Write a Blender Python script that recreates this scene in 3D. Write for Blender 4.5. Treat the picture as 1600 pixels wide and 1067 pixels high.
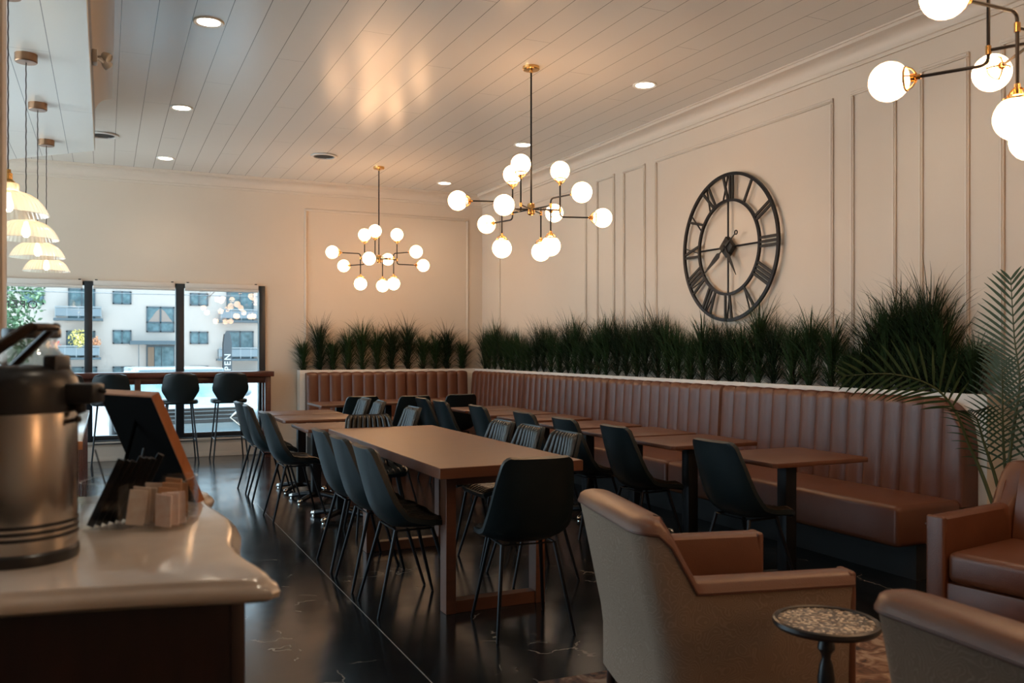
import bpy, bmesh, math, random
from mathutils import Vector, Matrix
PI = math.pi
for o in list(bpy.data.objects): bpy.data.objects.remove(o, do_unlink=True)
S = bpy.context.scene
COL = S.collection
random.seed(7)
# ------------------------------------------------------------------ camera
TH = math.atan(636/1380.0)
cam_d = bpy.data.cameras.new('camera'); cam = bpy.data.objects.new('camera', cam_d); COL.objects.link(cam)
cam.location = (0, 0, 1.38); cam.rotation_euler = (PI/2, 0, -TH)
cam_d.sensor_width = 36; cam_d.lens = 1380*36/1600.0; cam_d.shift_y = 0.0078
cam_d.clip_start = 0.05; cam_d.clip_end = 400
cam_d.dof.use_dof = True; cam_d.dof.focus_distance = 6.5; cam_d.dof.aperture_fstop = 4.0
S.camera = cam
def C2W(x, z, Z=0.0):            # from metres to the right / ahead of the viewer's spot to room metres
    s, c = math.sin(TH), math.cos(TH)
    return Vector((z*s + x*c, z*c - x*s, Z))
# ------------------------------------------------------------------ world, sun, exposure
W = bpy.data.worlds.new('sky'); S.world = W; W.use_nodes = True
wn = W.node_tree.nodes; bg = wn['Background']
bg.inputs[0].default_value = (0.60, 0.84, 1.0, 1); bg.inputs[1].default_value = 3.6
sd = bpy.data.lights.new('sun', 'SUN'); sd.energy = 23.0; sd.angle = 0.02; sd.color = (0.80, 0.93, 1.0)
sun = bpy.data.objects.new('sun', sd); COL.objects.link(sun)
sun.rotation_euler = (Vector((0.20, -0.05, -0.97))).to_track_quat('-Z', 'Y').to_euler()
S.view_settings.view_transform = 'Standard'; S.view_settings.look = 'None'
S.view_settings.gamma = 1; S.view_settings.use_curve_mapping = False
S.view_settings.exposure = 0.0
def portal(x, y, z, sx, sy, rot):
    d = bpy.data.lights.new('window_portal', 'AREA'); d.shape = 'RECTANGLE'; d.size = sx; d.size_y = sy
    d.cycles.is_portal = True
    o = bpy.data.objects.new('window_portal', d); COL.objects.link(o); o.location = (x, y, z); o.rotation_euler = rot
portal(-3.72, 7.2, 1.6, 2.6, 9.0, (0, -PI/2, 0))
portal(-0.3, 12.35, 1.2, 4.6, 2.0, (-PI/2, 0, 0))
LAMP = dict(globe=17.0, pend=9.0, down=24.0)
# ------------------------------------------------------------------ materials
MATS = {}
def mat(name, col=(.5,.5,.5), rough=.5, metal=0., spec=.5, emit=None, es=0., noise=None, bump=None, coat=0., sheen=0., wood=None):
    if name in MATS: return MATS[name]
    m = bpy.data.materials.new(name); m.use_nodes = True; MATS[name] = m
    nt = m.node_tree; N = nt.nodes; L = nt.links; b = N['Principled BSDF']
    b.inputs['Base Color'].default_value = (*col, 1); b.inputs['Roughness'].default_value = rough
    b.inputs['Metallic'].default_value = metal; b.inputs['Specular IOR Level'].default_value = spec
    b.inputs['Coat Weight'].default_value = coat; b.inputs['Sheen Weight'].default_value = sheen
    if emit: b.inputs['Emission Color'].default_value = (*emit, 1); b.inputs['Emission Strength'].default_value = es
    tc = N.new('ShaderNodeTexCoord')
    if noise:                                        # (scale, second colour, contrast)
        n = N.new('ShaderNodeTexNoise'); n.inputs['Scale'].default_value = noise[0]; n.inputs['Detail'].default_value = 6
        L.new(tc.outputs['Object'], n.inputs['Vector'])
        r = N.new('ShaderNodeValToRGB'); k = noise[2] if len(noise) > 2 else .25
        r.color_ramp.elements[0].position = .5-k; r.color_ramp.elements[1].position = .5+k
        r.color_ramp.elements[0].color = (*col, 1); r.color_ramp.elements[1].color = (*noise[1], 1)
        L.new(n.outputs['Fac'], r.inputs[0]); L.new(r.outputs[0], b.inputs['Base Color'])
    if wood:                                         # (axis scale vector, second colour)
        mp = N.new('ShaderNodeMapping'); mp.inputs['Scale'].default_value = wood[0]; L.new(tc.outputs['Object'], mp.inputs[0])
        n = N.new('ShaderNodeTexNoise'); n.inputs['Scale'].default_value = 3; n.inputs['Detail'].default_value = 8; n.inputs['Distortion'].default_value = .6
        L.new(mp.outputs[0], n.inputs['Vector'])
        r = N.new('ShaderNodeValToRGB'); r.color_ramp.elements[0].position = .3; r.color_ramp.elements[1].position = .7
        r.color_ramp.elements[0].color = (*col, 1); r.color_ramp.elements[1].color = (*wood[1], 1)
        L.new(n.outputs['Fac'], r.inputs[0]); L.new(r.outputs[0], b.inputs['Base Color'])
    if bump:                                         # (scale, strength)
        n2 = N.new('ShaderNodeTexNoise'); n2.inputs['Scale'].default_value = bump[0]; n2.inputs['Detail'].default_value = 4
        L.new(tc.outputs['Object'], n2.inputs['Vector'])
        bp = N.new('ShaderNodeBump'); bp.inputs['Strength'].default_value = bump[1]; bp.inputs['Distance'].default_value = .01
        L.new(n2.outputs['Fac'], bp.inputs['Height']); L.new(bp.outputs[0], b.inputs['Normal'])
    return m
M_wall = mat('wall_paint', (.62,.52,.42), .55, noise=(1.5,(.60,.50,.40)), bump=(180,.05))
M_trim = mat('trim_paint', (.62,.53,.44), .4)
M_ledge = mat('ledge_paint', (.74,.69,.62), .45)
M_black = mat('black_metal', (.012,.012,.014), .38, .6)
M_blackp = mat('black_plastic', (.014,.014,.015), .32)
M_frame = mat('window_frame_paint', (.012,.018,.024), .35, bump=(60,.02))
M_brass = mat('brass', (.72,.43,.16), .22, 1.0, bump=(90,.02))
M_bronze = mat('bronze', (.30,.17,.10), .3, 1.0)
M_steel = mat('brushed_steel', (.47,.42,.37), .24, 1.0, bump=(6,.04))
M_chrome = mat('chrome', (.7,.7,.7), .12, 1.0)
M_globe = mat('lit_globe_glass', (.9,.85,.78), .3, emit=(1.0,.56,.27), es=LAMP['globe'])
M_bulb = mat('lit_bulb', (1,.9,.7), .3, emit=(1.0,.72,.42), es=60)
M_down = mat('lit_downlight_lens', (1,1,1), .4, emit=(1.0,.86,.68), es=14)
M_leather = mat('cognac_leather', (.118,.040,.018), .37, spec=.6, noise=(9,(.093,.029,.012)), bump=(220,.12))
M_leather_d = mat('seam_leather', (.10,.035,.02), .5)
M_chair = mat('dark_chair_leather', (.003,.008,.010), .38, spec=.40, noise=(8,(.006,.011,.013)), bump=(200,.06))
M_pad = mat('olive_channel_leather', (.020,.015,.011), .27, noise=(12,(.024,.020,.016)), bump=(200,.1))
M_wood = mat('table_walnut', (.115,.040,.018), .40, wood=((1.0,14,14),(.088,.030,.014)), spec=.5)
M_wood_dk = mat('dark_cherry_wood', (.028,.010,.006), .38, wood=((10,10,1),(.014,.005,.004)))
M_wood_bar = mat('bar_wood', (.10,.030,.020), .33, wood=((1.0,12,12),(.06,.018,.012)))
M_edge = mat('table_edge_band', (.055,.03,.022), .35)
M_marble = mat('grey_white_marble', (.56,.49,.43), .14, noise=(5,(.46,.40,.35),.18))
M_board = mat('chalkboard_back', (.002,.002,.002), .9, spec=.03, bump=(30,.05))
M_oak = mat('orange_oak', (.42,.15,.05), .4, wood=((12,12,2),(.32,.11,.035)))
M_leaf = [mat('grass_blade_dark', (.008,.018,.007), .5, spec=.3, noise=(20,(.015,.030,.010))), mat('grass_blade_green', (.018,.040,.012), .5, spec=.3, noise=(20,(.030,.058,.018)))]
M_palm = mat('palm_leaf', (.020,.040,.012), .5, spec=.3, noise=(6,(.035,.055,.018)))
M_stem = mat('palm_stem', (.04,.055,.015), .5)
M_soil = mat('planter_soil', (.02,.015,.01), .9, noise=(60,(.05,.035,.02)))
M_pot = mat('planter_pot', (.06,.06,.06), .5)
M_shade = mat('roller_shade_fabric', (.62,.56,.50), .8, bump=(300,.1))
M_vent = mat('vent_paint', (.55,.52,.48), .4)
M_white = mat('white_plastic', (.70,.68,.64), .4)
M_skirt = mat('toe_kick', (.012,.011,.011), .6)
M_paper = [mat('white_paper', (.75,.70,.64), .7, noise=(40,(.60,.45,.38))), mat('brown_paper', (.48,.26,.13), .7), mat('pink_paper', (.72,.50,.45), .7, noise=(60,(.8,.72,.68)))]
def new_nodes(name):
    m = bpy.data.materials.new(name); m.use_nodes = True; m.node_tree.nodes.clear(); MATS[name] = m
    return m, m.node_tree.nodes, m.node_tree.links
def thin_glass(name, tint=(.97,.99,1), ior=1.45, rough=.0, add=0.0):
    m, N, L = new_nodes(name)
    o = N.new('ShaderNodeOutputMaterial'); mx = N.new('ShaderNodeMixShader'); t = N.new('ShaderNodeBsdfTransparent'); g = N.new('ShaderNodeBsdfGlossy'); f = N.new('ShaderNodeLayerWeight')
    t.inputs[0].default_value = (*tint, 1); g.inputs['Roughness'].default_value = rough; f.inputs[0].default_value = .5
    a = N.new('ShaderNodeMath'); a.operation = 'MULTIPLY_ADD'; a.inputs[1].default_value = .75; a.inputs[2].default_value = .035+add
    pw = N.new('ShaderNodeMath'); pw.operation = 'POWER'; pw.inputs[1].default_value = 4.0; L.new(f.outputs['Facing'], pw.inputs[0]); L.new(pw.outputs[0], a.inputs[0])
    L.new(a.outputs[0], mx.inputs[0]); L.new(t.outputs[0], mx.inputs[1]); L.new(g.outputs[0], mx.inputs[2]); L.new(mx.outputs[0], o.inputs[0])
    return m
M_glass = thin_glass('window_glass')
M_acryl = thin_glass('clear_acrylic', (.985,.985,.98), 1.45, .02, .01)
M_jar = thin_glass('jar_glass', (.80,.80,.78), 1.6, .05, .10)
def pendant_glass():
    m, N, L = new_nodes('ribbed_pendant_glass')
    o = N.new('ShaderNodeOutputMaterial'); m1 = N.new('ShaderNodeMixShader'); m2 = N.new('ShaderNodeMixShader')
    t = N.new('ShaderNodeBsdfTransparent'); g = N.new('ShaderNodeBsdfGlossy'); tr = N.new('ShaderNodeBsdfTranslucent'); f = N.new('ShaderNodeMath'); f.operation = 'MULTIPLY_ADD'; f.inputs[1].default_value = .6; f.inputs[2].default_value = .05; lw = N.new('ShaderNodeLayerWeight'); lw.inputs[0].default_value = .3; L.new(lw.outputs['Facing'], f.inputs[0])
    t.inputs[0].default_value = (.97,.95,.90,1); g.inputs['Roughness'].default_value = .15; tr.inputs[0].default_value = (1,.95,.86,1)
    m1.inputs[0].default_value = .62; L.new(t.outputs[0], m1.inputs[1]); L.new(tr.outputs[0], m1.inputs[2])
    L.new(f.outputs[0], m2.inputs[0]); L.new(m1.outputs[0], m2.inputs[1]); L.new(g.outputs[0], m2.inputs[2]); L.new(m2.outputs[0], o.inputs[0])
    return m
M_pend = pendant_glass()
def math_node(N, L, op, a, b=None, clamp=False):
    n = N.new('ShaderNodeMath'); n.operation = op; n.use_clamp = clamp
    for i, v in enumerate((a, b)):
        if v is None: continue
        if isinstance(v, (int, float)): n.inputs[i].default_value = v
        else: L.new(v, n.inputs[i])
    return n.outputs[0]
def plank_mat(name, col, pitch, off, rough):
    m = mat(name, col, rough); N = m.node_tree.nodes; L = m.node_tree.links; b = N['Principled BSDF']
    tc = [n for n in N if n.type == 'TEX_COORD'][0]; sp = N.new('ShaderNodeSeparateXYZ'); L.new(tc.outputs['Object'], sp.inputs[0])
    x = math_node(N, L, 'DIVIDE', math_node(N, L, 'SUBTRACT', sp.outputs['X'], off), pitch)
    fr = math_node(N, L, 'FRACT', x)
    ed = math_node(N, L, 'MINIMUM', fr, math_node(N, L, 'SUBTRACT', 1.0, fr))
    g1 = math_node(N, L, 'LESS_THAN', ed, .0022/pitch)
    # butt joints: each plank's own offset
    fl = math_node(N, L, 'FLOOR', x)
    yo = math_node(N, L, 'FRACT', math_node(N, L, 'MULTIPLY', fl, .618))
    y = math_node(N, L, 'FRACT', math_node(N, L, 'ADD', math_node(N, L, 'DIVIDE', sp.outputs['Y'], 3.66), yo))
    g2 = math_node(N, L, 'LESS_THAN', y, .0008)
    g = math_node(N, L, 'MAXIMUM', g1, g2)
    mx = N.new('ShaderNodeMix'); mx.data_type = 'RGBA'; L.new(g, mx.inputs[0]); mx.inputs[6].default_value = (*col, 1); mx.inputs[7].default_value = (col[0]*.25, col[1]*.25, col[2]*.25, 1)
    L.new(mx.outputs[2], b.inputs['Base Color'])
    cup = math_node(N, L, 'SMOOTH_MIN', math_node(N, L, 'MULTIPLY', ed, 1.0), .5)
    bp = N.new('ShaderNodeBump'); bp.inputs['Strength'].default_value = .5; bp.inputs['Distance'].default_value = .004
    L.new(math_node(N, L, 'SUBTRACT', 1.0, g), bp.inputs['Height'])
    nz = N.new('ShaderNodeTexNoise'); nz.inputs['Scale'].default_value = 2.2; nz.inputs['Detail'].default_value = 3; L.new(tc.outputs['Object'], nz.inputs['Vector'])
    b2 = N.new('ShaderNodeBump'); b2.inputs['Strength'].default_value = .07; b2.inputs['Distance'].default_value = .02
    L.new(nz.outputs['Fac'], b2.inputs['Height']); L.new(bp.outputs[0], b2.inputs['Normal']); L.new(b2.outputs[0], b.inputs['Normal'])
    return m
M_ceil = plank_mat('ceiling_planks', (.64,.61,.565), .222, .1, .24)
M_bulkb = plank_mat('bulkhead_planks', (.68,.65,.60), .222, -.3, .28)
def floor_mat():
    m = mat('black_marble_tile', (.008,.009,.010), .14, spec=.5); N = m.node_tree.nodes; L = m.node_tree.links; b = N['Principled BSDF']
    tc = [n for n in N if n.type == 'TEX_COORD'][0]; sp = N.new('ShaderNodeSeparateXYZ'); L.new(tc.outputs['Object'], sp.inputs[0])
    X, Y = sp.outputs['X'], sp.outputs['Y']
    ry = math_node(N, L, 'DIVIDE', math_node(N, L, 'ADD', Y, .20), .61)
    row = math_node(N, L, 'FLOOR', ry); fy = math_node(N, L, 'FRACT', ry)
    half = math_node(N, L, 'MULTIPLY', math_node(N, L, 'MODULO', math_node(N, L, 'ADD', row, 40.0), 2.0), .5)
    fx = math_node(N, L, 'FRACT', math_node(N, L, 'ADD', math_node(N, L, 'DIVIDE', math_node(N, L, 'SUBTRACT', X, 1.23-6.15), .615), half))
    ex = math_node(N, L, 'MINIMUM', fx, math_node(N, L, 'SUBTRACT', 1.0, fx)); ey = math_node(N, L, 'MINIMUM', fy, math_node(N, L, 'SUBTRACT', 1.0, fy))
    gx = math_node(N, L, 'LESS_THAN', ex, .0035); gy = math_node(N, L, 'LESS_THAN', ey, .0025)
    gm = math_node(N, L, 'LESS_THAN', math_node(N, L, 'ABSOLUTE', math_node(N, L, 'SUBTRACT', X, 1.23)), .0028)
    v = N.new('ShaderNodeTexVoronoi'); v.feature = 'DISTANCE_TO_EDGE'; v.inputs['Scale'].default_value = 1.5
    nz = N.new('ShaderNodeTexNoise'); nz.inputs['Scale'].default_value = 2.2; nz.inputs['Detail'].default_value = 8; L.new(tc.outputs['Object'], nz.inputs['Vector'])
    va = N.new('ShaderNodeVectorMath'); va.operation = 'ADD'; vs = N.new('ShaderNodeVectorMath'); vs.operation = 'SCALE'; vs.inputs[3].default_value = .9
    L.new(nz.outputs['Color'], vs.inputs[0]); L.new(tc.outputs['Object'], va.inputs[0]); L.new(vs.outputs[0], va.inputs[1]); L.new(va.outputs[0], v.inputs['Vector'])
    ve = math_node(N, L, 'LESS_THAN', v.outputs['Distance'], .0075)
    n2 = N.new('ShaderNodeTexNoise'); n2.inputs['Scale'].default_value = 3.5; n2.inputs['Detail'].default_value = 2; L.new(tc.outputs['Object'], n2.inputs['Vector'])
    mk = math_node(N, L, 'MULTIPLY', math_node(N, L, 'SUBTRACT', n2.outputs['Fac'], .50), 9.0, True)
    ve = math_node(N, L, 'MULTIPLY', ve, mk)
    mx = N.new('ShaderNodeMix'); mx.data_type = 'RGBA'; mx.inputs[6].default_value = (.007,.008,.009,1); mx.inputs[7].default_value = (.16,.14,.115,1); L.new(ve, mx.inputs[0])
    m2 = N.new('ShaderNodeMix'); m2.data_type = 'RGBA'; m2.inputs[7].default_value = (.028,.028,.028,1); L.new(math_node(N, L, 'MAXIMUM', gx, gy), m2.inputs[0]); L.new(mx.outputs[2], m2.inputs[6])
    m3 = N.new('ShaderNodeMix'); m3.data_type = 'RGBA'; m3.inputs[7].default_value = (.22,.22,.21,1); L.new(gm, m3.inputs[0]); L.new(m2.outputs[2], m3.inputs[6])
    L.new(m3.outputs[2], b.inputs['Base Color'])
    rr = N.new('ShaderNodeMapRange'); rr.inputs[1].default_value = .3; rr.inputs[2].default_value = .7; rr.inputs[3].default_value = .12; rr.inputs[4].default_value = .22; L.new(nz.outputs['Fac'], rr.inputs[0]); L.new(rr.outputs[0], b.inputs['Roughness'])
    bp = N.new('ShaderNodeBump'); bp.inputs['Strength'].default_value = .12; bp.inputs['Distance'].default_value = .01; L.new(n2.outputs['Fac'], bp.inputs['Height']); L.new(bp.outputs[0], b.inputs['Normal'])
    return m
M_floor = floor_mat()
def paisley():
    m = mat('paisley_fabric', (.14,.10,.07), .85); N = m.node_tree.nodes; L = m.node_tree.links; b = N['Principled BSDF']
    tc = [n for n in N if n.type == 'TEX_COORD'][0]
    nz = N.new('ShaderNodeTexNoise'); nz.inputs['Scale'].default_value = 7; L.new(tc.outputs['Object'], nz.inputs['Vector'])
    vs = N.new('ShaderNodeVectorMath'); vs.operation = 'SCALE'; vs.inputs[3].default_value = .22; L.new(nz.outputs['Color'], vs.inputs[0])
    va = N.new('ShaderNodeVectorMath'); va.operation = 'ADD'; L.new(tc.outputs['Object'], va.inputs[0]); L.new(vs.outputs[0], va.inputs[1])
    v = N.new('ShaderNodeTexVoronoi'); v.inputs['Scale'].default_value = 13; L.new(va.outputs[0], v.inputs['Vector'])
    s = math_node(N, L, 'SINE', math_node(N, L, 'MULTIPLY', v.outputs['Distance'], 52.0))
    n3 = N.new('ShaderNodeTexNoise'); n3.inputs['Scale'].default_value = 220; L.new(tc.outputs['Object'], n3.inputs['Vector'])
    k = math_node(N, L, 'MULTIPLY', math_node(N, L, 'SUBTRACT', s, .35), 2.5, True)
    k = math_node(N, L, 'MULTIPLY', k, math_node(N, L, 'MULTIPLY', n3.outputs['Fac'], 1.1))
    mx = N.new('ShaderNodeMix'); mx.data_type = 'RGBA'; mx.inputs[6].default_value = (.225,.155,.108,1); mx.inputs[7].default_value = (.30,.22,.16,1)
    L.new(k, mx.inputs[0]); L.new(mx.outputs[2], b.inputs['Base Color'])
    bp = N.new('ShaderNodeBump'); bp.inputs['Strength'].default_value = .25; bp.inputs['Distance'].default_value = .003; L.new(k, bp.inputs['Height']); L.new(bp.outputs[0], b.inputs['Normal'])
    return m
M_paisley = paisley()
def rug_mat():
    m = mat('patterned_rug_wool', (.2,.1,.06), .95); N = m.node_tree.nodes; L = m.node_tree.links; b = N['Principled BSDF']
    tc = [n for n in N if n.type == 'TEX_COORD'][0]
    nz = N.new('ShaderNodeTexNoise'); nz.inputs['Scale'].default_value = 9; nz.inputs['Detail'].default_value = 8; nz.inputs['Distortion'].default_value = 1.5; L.new(tc.outputs['Object'], nz.inputs['Vector'])
    r = N.new('ShaderNodeValToRGB'); e = r.color_ramp.elements; e[0].position = .36; e[1].position = .62
    e[0].color = (.03,.02,.02,1); e[1].color = (.30,.21,.15,1); q = e.new(.5); q.color = (.15,.075,.045,1)
    L.new(nz.outputs['Fac'], r.inputs[0]); L.new(r.outputs[0], b.inputs['Base Color'])
    return m
M_rug = rug_mat()
def mosaic():
    m = mat('mosaic_glass', (.3,.25,.2), .2, spec=.8); N = m.node_tree.nodes; L = m.node_tree.links; b = N['Principled BSDF']
    tc = [n for n in N if n.type == 'TEX_COORD'][0]
    v = N.new('ShaderNodeTexVoronoi'); v.inputs['Scale'].default_value = 115; L.new(tc.outputs['Object'], v.inputs['Vector'])
    r = N.new('ShaderNodeValToRGB'); e = r.color_ramp.elements; e[0].position = .2; e[1].position = .85
    e[0].color = (.03,.022,.016,1); e[1].color = (.62,.50,.36,1); q = e.new(.55); q.color = (.16,.115,.08,1)
    L.new(v.outputs['Color'], r.inputs[0]); L.new(r.outputs[0], b.inputs['Base Color'])
    bp = N.new('ShaderNodeBump'); bp.inputs['Strength'].default_value = .9; bp.inputs['Distance'].default_value = .004; L.new(v.outputs['Color'], bp.inputs['Height']); L.new(bp.outputs[0], b.inputs['Normal'])
    return m
M_mosaic = mosaic()
# ------------------------------------------------------------------ mesh helpers
class MB:
    def __init__(s): s.b = bmesh.new()
    def box(s, x0, x1, y0, y1, z0, z1, bev=0, seg=2, M=None):
        t = bmesh.new(); bmesh.ops.create_cube(t, size=1)
        bmesh.ops.scale(t, vec=(abs(x1-x0), abs(y1-y0), abs(z1-z0)), verts=t.verts)
        if bev: bmesh.ops.bevel(t, geom=list(t.edges), offset=bev, segments=seg, affect='EDGES', profile=.5)
        bmesh.ops.translate(t, vec=((x0+x1)/2, (y0+y1)/2, (z0+z1)/2), verts=t.verts)
        return s.add(t, M)
    def add(s, t, M=None):
        if M is not None: bmesh.ops.transform(t, matrix=M, verts=t.verts)
        me = bpy.data.meshes.new('tmp'); t.to_mesh(me); t.free(); s.b.from_mesh(me); bpy.data.meshes.remove(me); return s
    def tube(s, pts, r, n=10, cap=True, flat=None):
        pts = [Vector(p) for p in pts]; R = r if isinstance(r, (list, tuple)) else [r]*len(pts)
        rings = []; up = None
        for i, p in enumerate(pts):
            d = ((pts[min(i+1, len(pts)-1)]-p).normalized() + (p-pts[max(i-1, 0)]).normalized())
            d = d.normalized() if d.length > 1e-6 else Vector((0,0,1))
            if up is None:
                up = Vector((0,0,1)) if abs(d.z) < .9 else Vector((1,0,0))
            a = (up - d*up.dot(d)).normalized(); bb = d.cross(a); up = a
            f = flat or 1.0
            rings.append([s.b.verts.new(p + (a*math.cos(2*PI*k/n) + bb*math.sin(2*PI*k/n)*f)*R[i]) for k in range(n)])
        for i in range(len(rings)-1):
            for k in range(n): s.b.faces.new((rings[i][k], rings[i][(k+1)%n], rings[i+1][(k+1)%n], rings[i+1][k]))
        if cap: s.b.faces.new(rings[0][::-1]); s.b.faces.new(rings[-1])
        return s
    def lathe(s, prof, n=32, c=(0,0,0), M=None, flute=0, nf=0, closed=False):
        t = bmesh.new(); rings = []
        for r, z in prof:
            if r < 1e-5: rings.append([t.verts.new((0,0,z))]); continue
            rings.append([t.verts.new(((r*(1+flute*math.cos(nf*2*PI*k/n)))*math.cos(2*PI*k/n), (r*(1+flute*math.cos(nf*2*PI*k/n)))*math.sin(2*PI*k/n), z)) for k in range(n)])
        pairs = list(zip(rings[:-1], rings[1:])) + ([(rings[-1], rings[0])] if closed else [])
        for A, B in pairs:
            if len(A) == 1 and len(B) == 1: continue
            for k in range(n):
                j = (k+1) % n
                if len(A) == 1: t.faces.new((A[0], B[j], B[k]))
                elif len(B) == 1: t.faces.new((A[k], A[j], B[0]))
                else: t.faces.new((A[k], A[j], B[j], B[k]))
        bmesh.ops.recalc_face_normals(t, faces=t.faces)
        bmesh.ops.translate(t, vec=c, verts=t.verts) if M is None else None
        return s.add(t, M)
    def grid(s, P, closeU=False, closeV=False):
        V = [[s.b.verts.new(p) for p in row] for row in P]; nu, nv = len(V), len(V[0])
        for i in range(nu if closeU else nu-1):
            for j in range(nv if closeV else nv-1):
                s.b.faces.new((V[i][j], V[(i+1)%nu][j], V[(i+1)%nu][(j+1)%nv], V[i][(j+1)%nv]))
        return V
    def prism(s, poly, z0, z1, bev=0, seg=3, M=None):
        t = bmesh.new(); vs = [t.verts.new((x, y, z0)) for x, y in poly]; f = t.faces.new(vs)
        r = bmesh.ops.extrude_face_region(t, geom=[f]); bmesh.ops.translate(t, vec=(0,0,z1-z0), verts=[g for g in r['geom'] if isinstance(g, bmesh.types.BMVert)])
        bmesh.ops.recalc_face_normals(t, faces=t.faces)
        if bev:
            e = [e for e in t.edges if abs(e.verts[0].co.z-e.verts[1].co.z) < 1e-6]
            bmesh.ops.bevel(t, geom=e, offset=bev, segments=seg, affect='EDGES', profile=.5)
        return s.add(t, M)
    def ball(s, c, r, n=16, sc=(1,1,1)):
        t = bmesh.new(); bmesh.ops.create_uvsphere(t, u_segments=n, v_segments=max(6, n*2//3), radius=r)
        bmesh.ops.scale(t, vec=sc, verts=t.verts); bmesh.ops.translate(t, vec=c, verts=t.verts); return s.add(t)
    def build(s, name, m, parent=None, smooth=True, mesh_only=False):
        bmesh.ops.remove_doubles(s.b, verts=s.b.verts, dist=1e-5) if False else None
        me = bpy.data.meshes.new(name); s.b.normal_update(); s.b.to_mesh(me); s.b.free()
        me.materials.append(m)
        if smooth:
            me.shade_smooth()
            try: me.set_sharp_from_angle(angle=math.radians(38))
            except Exception: pass
        o = bpy.data.objects.new(name, me); COL.objects.link(o)
        if parent: o.parent = parent
        return o
def thing(name, label, cat, loc=(0,0,0), rz=0, group=None):
    o = bpy.data.objects.new(name, None); o.empty_display_size = .1; COL.objects.link(o)
    o.location = loc; o.rotation_euler = (0,0,rz); o['label'] = label; o['category'] = cat
    if group: o['group'] = group
    return o
def tag(o, label, cat, group=None):
    o['label'] = label; o['category'] = cat
    if group: o['group'] = group
    return o
def struct(o): o['kind'] = 'structure'; return o
def dup(root, loc, rz=None, label=None, group=None):
    r = root.copy(); COL.objects.link(r); r.location = loc
    if rz is not None: r.rotation_euler = (0,0,rz)
    if label: r['label'] = label
    if group: r['group'] = group
    for ch in list(root.children):
        c = ch.copy(); COL.objects.link(c); c.parent = r
        for g in list(ch.children):
            d = g.copy(); COL.objects.link(d); d.parent = c
    return r
def text_mesh(txt, size, ext, m, name, parent=None, M=None, spacing=1.0, bold=0.0):
    cu = bpy.data.curves.new('t', 'FONT'); cu.body = txt; cu.size = size; cu.extrude = ext; cu.align_x = 'CENTER'; cu.align_y = 'CENTER'; cu.space_character = spacing; cu.offset = bold
    o = bpy.data.objects.new('t', cu); COL.objects.link(o); bpy.context.view_layer.update()
    me = bpy.data.meshes.new_from_object(o.evaluated_get(bpy.context.evaluated_depsgraph_get())); bpy.data.objects.remove(o)
    if M is not None: me.transform(M)
    me.materials.clear(); me.materials.append(m); q = bpy.data.objects.new(name, me); COL.objects.link(q)
    if parent: q.parent = parent
    return q
# ------------------------------------------------------------------ room shell
XR, YB, H = 5.06, 12.03, 3.64
XL, YF = -3.7, -3.0
struct(MB().box(XL-.3, XR+.3, YF-.3, YB+.3, -.2, 0).build('floor', M_floor, smooth=False))
struct(MB().box(XL-.3, XR+.3, YF-.3, YB+.3, H, H+.25).build('ceiling', M_ceil, smooth=False))
struct(MB().box(XR, XR+.3, YF-.3, YB+.3, 0, H).build('wall_right', M_wall, smooth=False))
struct(MB().box(XL-.3, XR, YF-.3, YF, 0, H).build('wall_front', M_wall, smooth=False))
WX0, WX1, WZ0, WZ1 = -2.5, 1.93, .24, 2.22
b = MB(); b.box(XL, WX0, YB, YB+.3, 0, H); b.box(WX1, XR, YB, YB+.3, 0, H); b.box(WX0, WX1, YB, YB+.3, 0, WZ0); b.box(WX0, WX1, YB, YB+.3, WZ1, H)
struct(b.build('wall_back', M_wall, smooth=False))
LY0, LY1, LZ0, LZ1 = 2.7, 11.7, .12, 3.05
b = MB(); b.box(XL-.3, XL, YF, LY0, 0, H); b.box(XL-.3, XL, LY1, YB+.3, 0, H); b.box(XL-.3, XL, LY0, LY1, 0, LZ0); b.box(XL-.3, XL, LY0, LY1, LZ1, H)
struct(b.build('wall_left', M_wall, smooth=False))
b = MB()
for y in (2.75, 5.7, 8.7, 11.65): b.box(XL-.12, XL-.05, y-.05, y+.05, LZ0, LZ1)
b.box(XL-.12, XL-.05, LY0, LY1, LZ0, LZ0+.08); b.box(XL-.12, XL-.05, LY0, LY1, LZ1-.08, LZ1)
struct(b.build('window_2', M_frame, smooth=False))
# near column at the left edge of the view
struct(MB().box(-1.0, -.325, 3.55, 3.70, 0, H, .004).build('wall_partition', M_trim))
# skirting under the window and along the back wall
b = MB(); b.box(WX0, 2.34, YB-.025, YB, 0, .17, .004); b.box(WX0, 2.34, YB-.035, YB, 0, .06, .004); b.box(WX0, 2.0, YB-.04, YB, .205, .24, .006)
struct(b.build('baseboard_back', M_trim))
# crown moulding (one swept cove per wall)
def crown_prof():
    pr = [(.0, -.17), (.018, -.17), (.018, -.145), (.03, -.14)]
    for k in range(7):
        a = k/6*PI/2; pr.append((.03+.085*(1-math.cos(a)), -.125+.085*math.sin(a)))
    pr += [(.13, -.035), (.13, -.012), (.145, -.012), (.145, 0)]
    return pr
def crown(name, p0, p1, inward, m=M_trim, z=H):
    P = []
    for (d, dz) in crown_prof(): P.append([Vector((p0[0]+inward[0]*d, p0[1]+inward[1]*d, z+dz)), Vector((p1[0]+inward[0]*d, p1[1]+inward[1]*d, z+dz))])
    b = MB(); b.grid(P); bmesh.ops.recalc_face_normals(b.b, faces=b.b.faces)
    return struct(b.build(name, m))
crown('trim_1', (XR, YF), (XR, YB), (-1, 0)); crown('trim_2', (XL, YB), (XR, YB), (0, -1))
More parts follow.
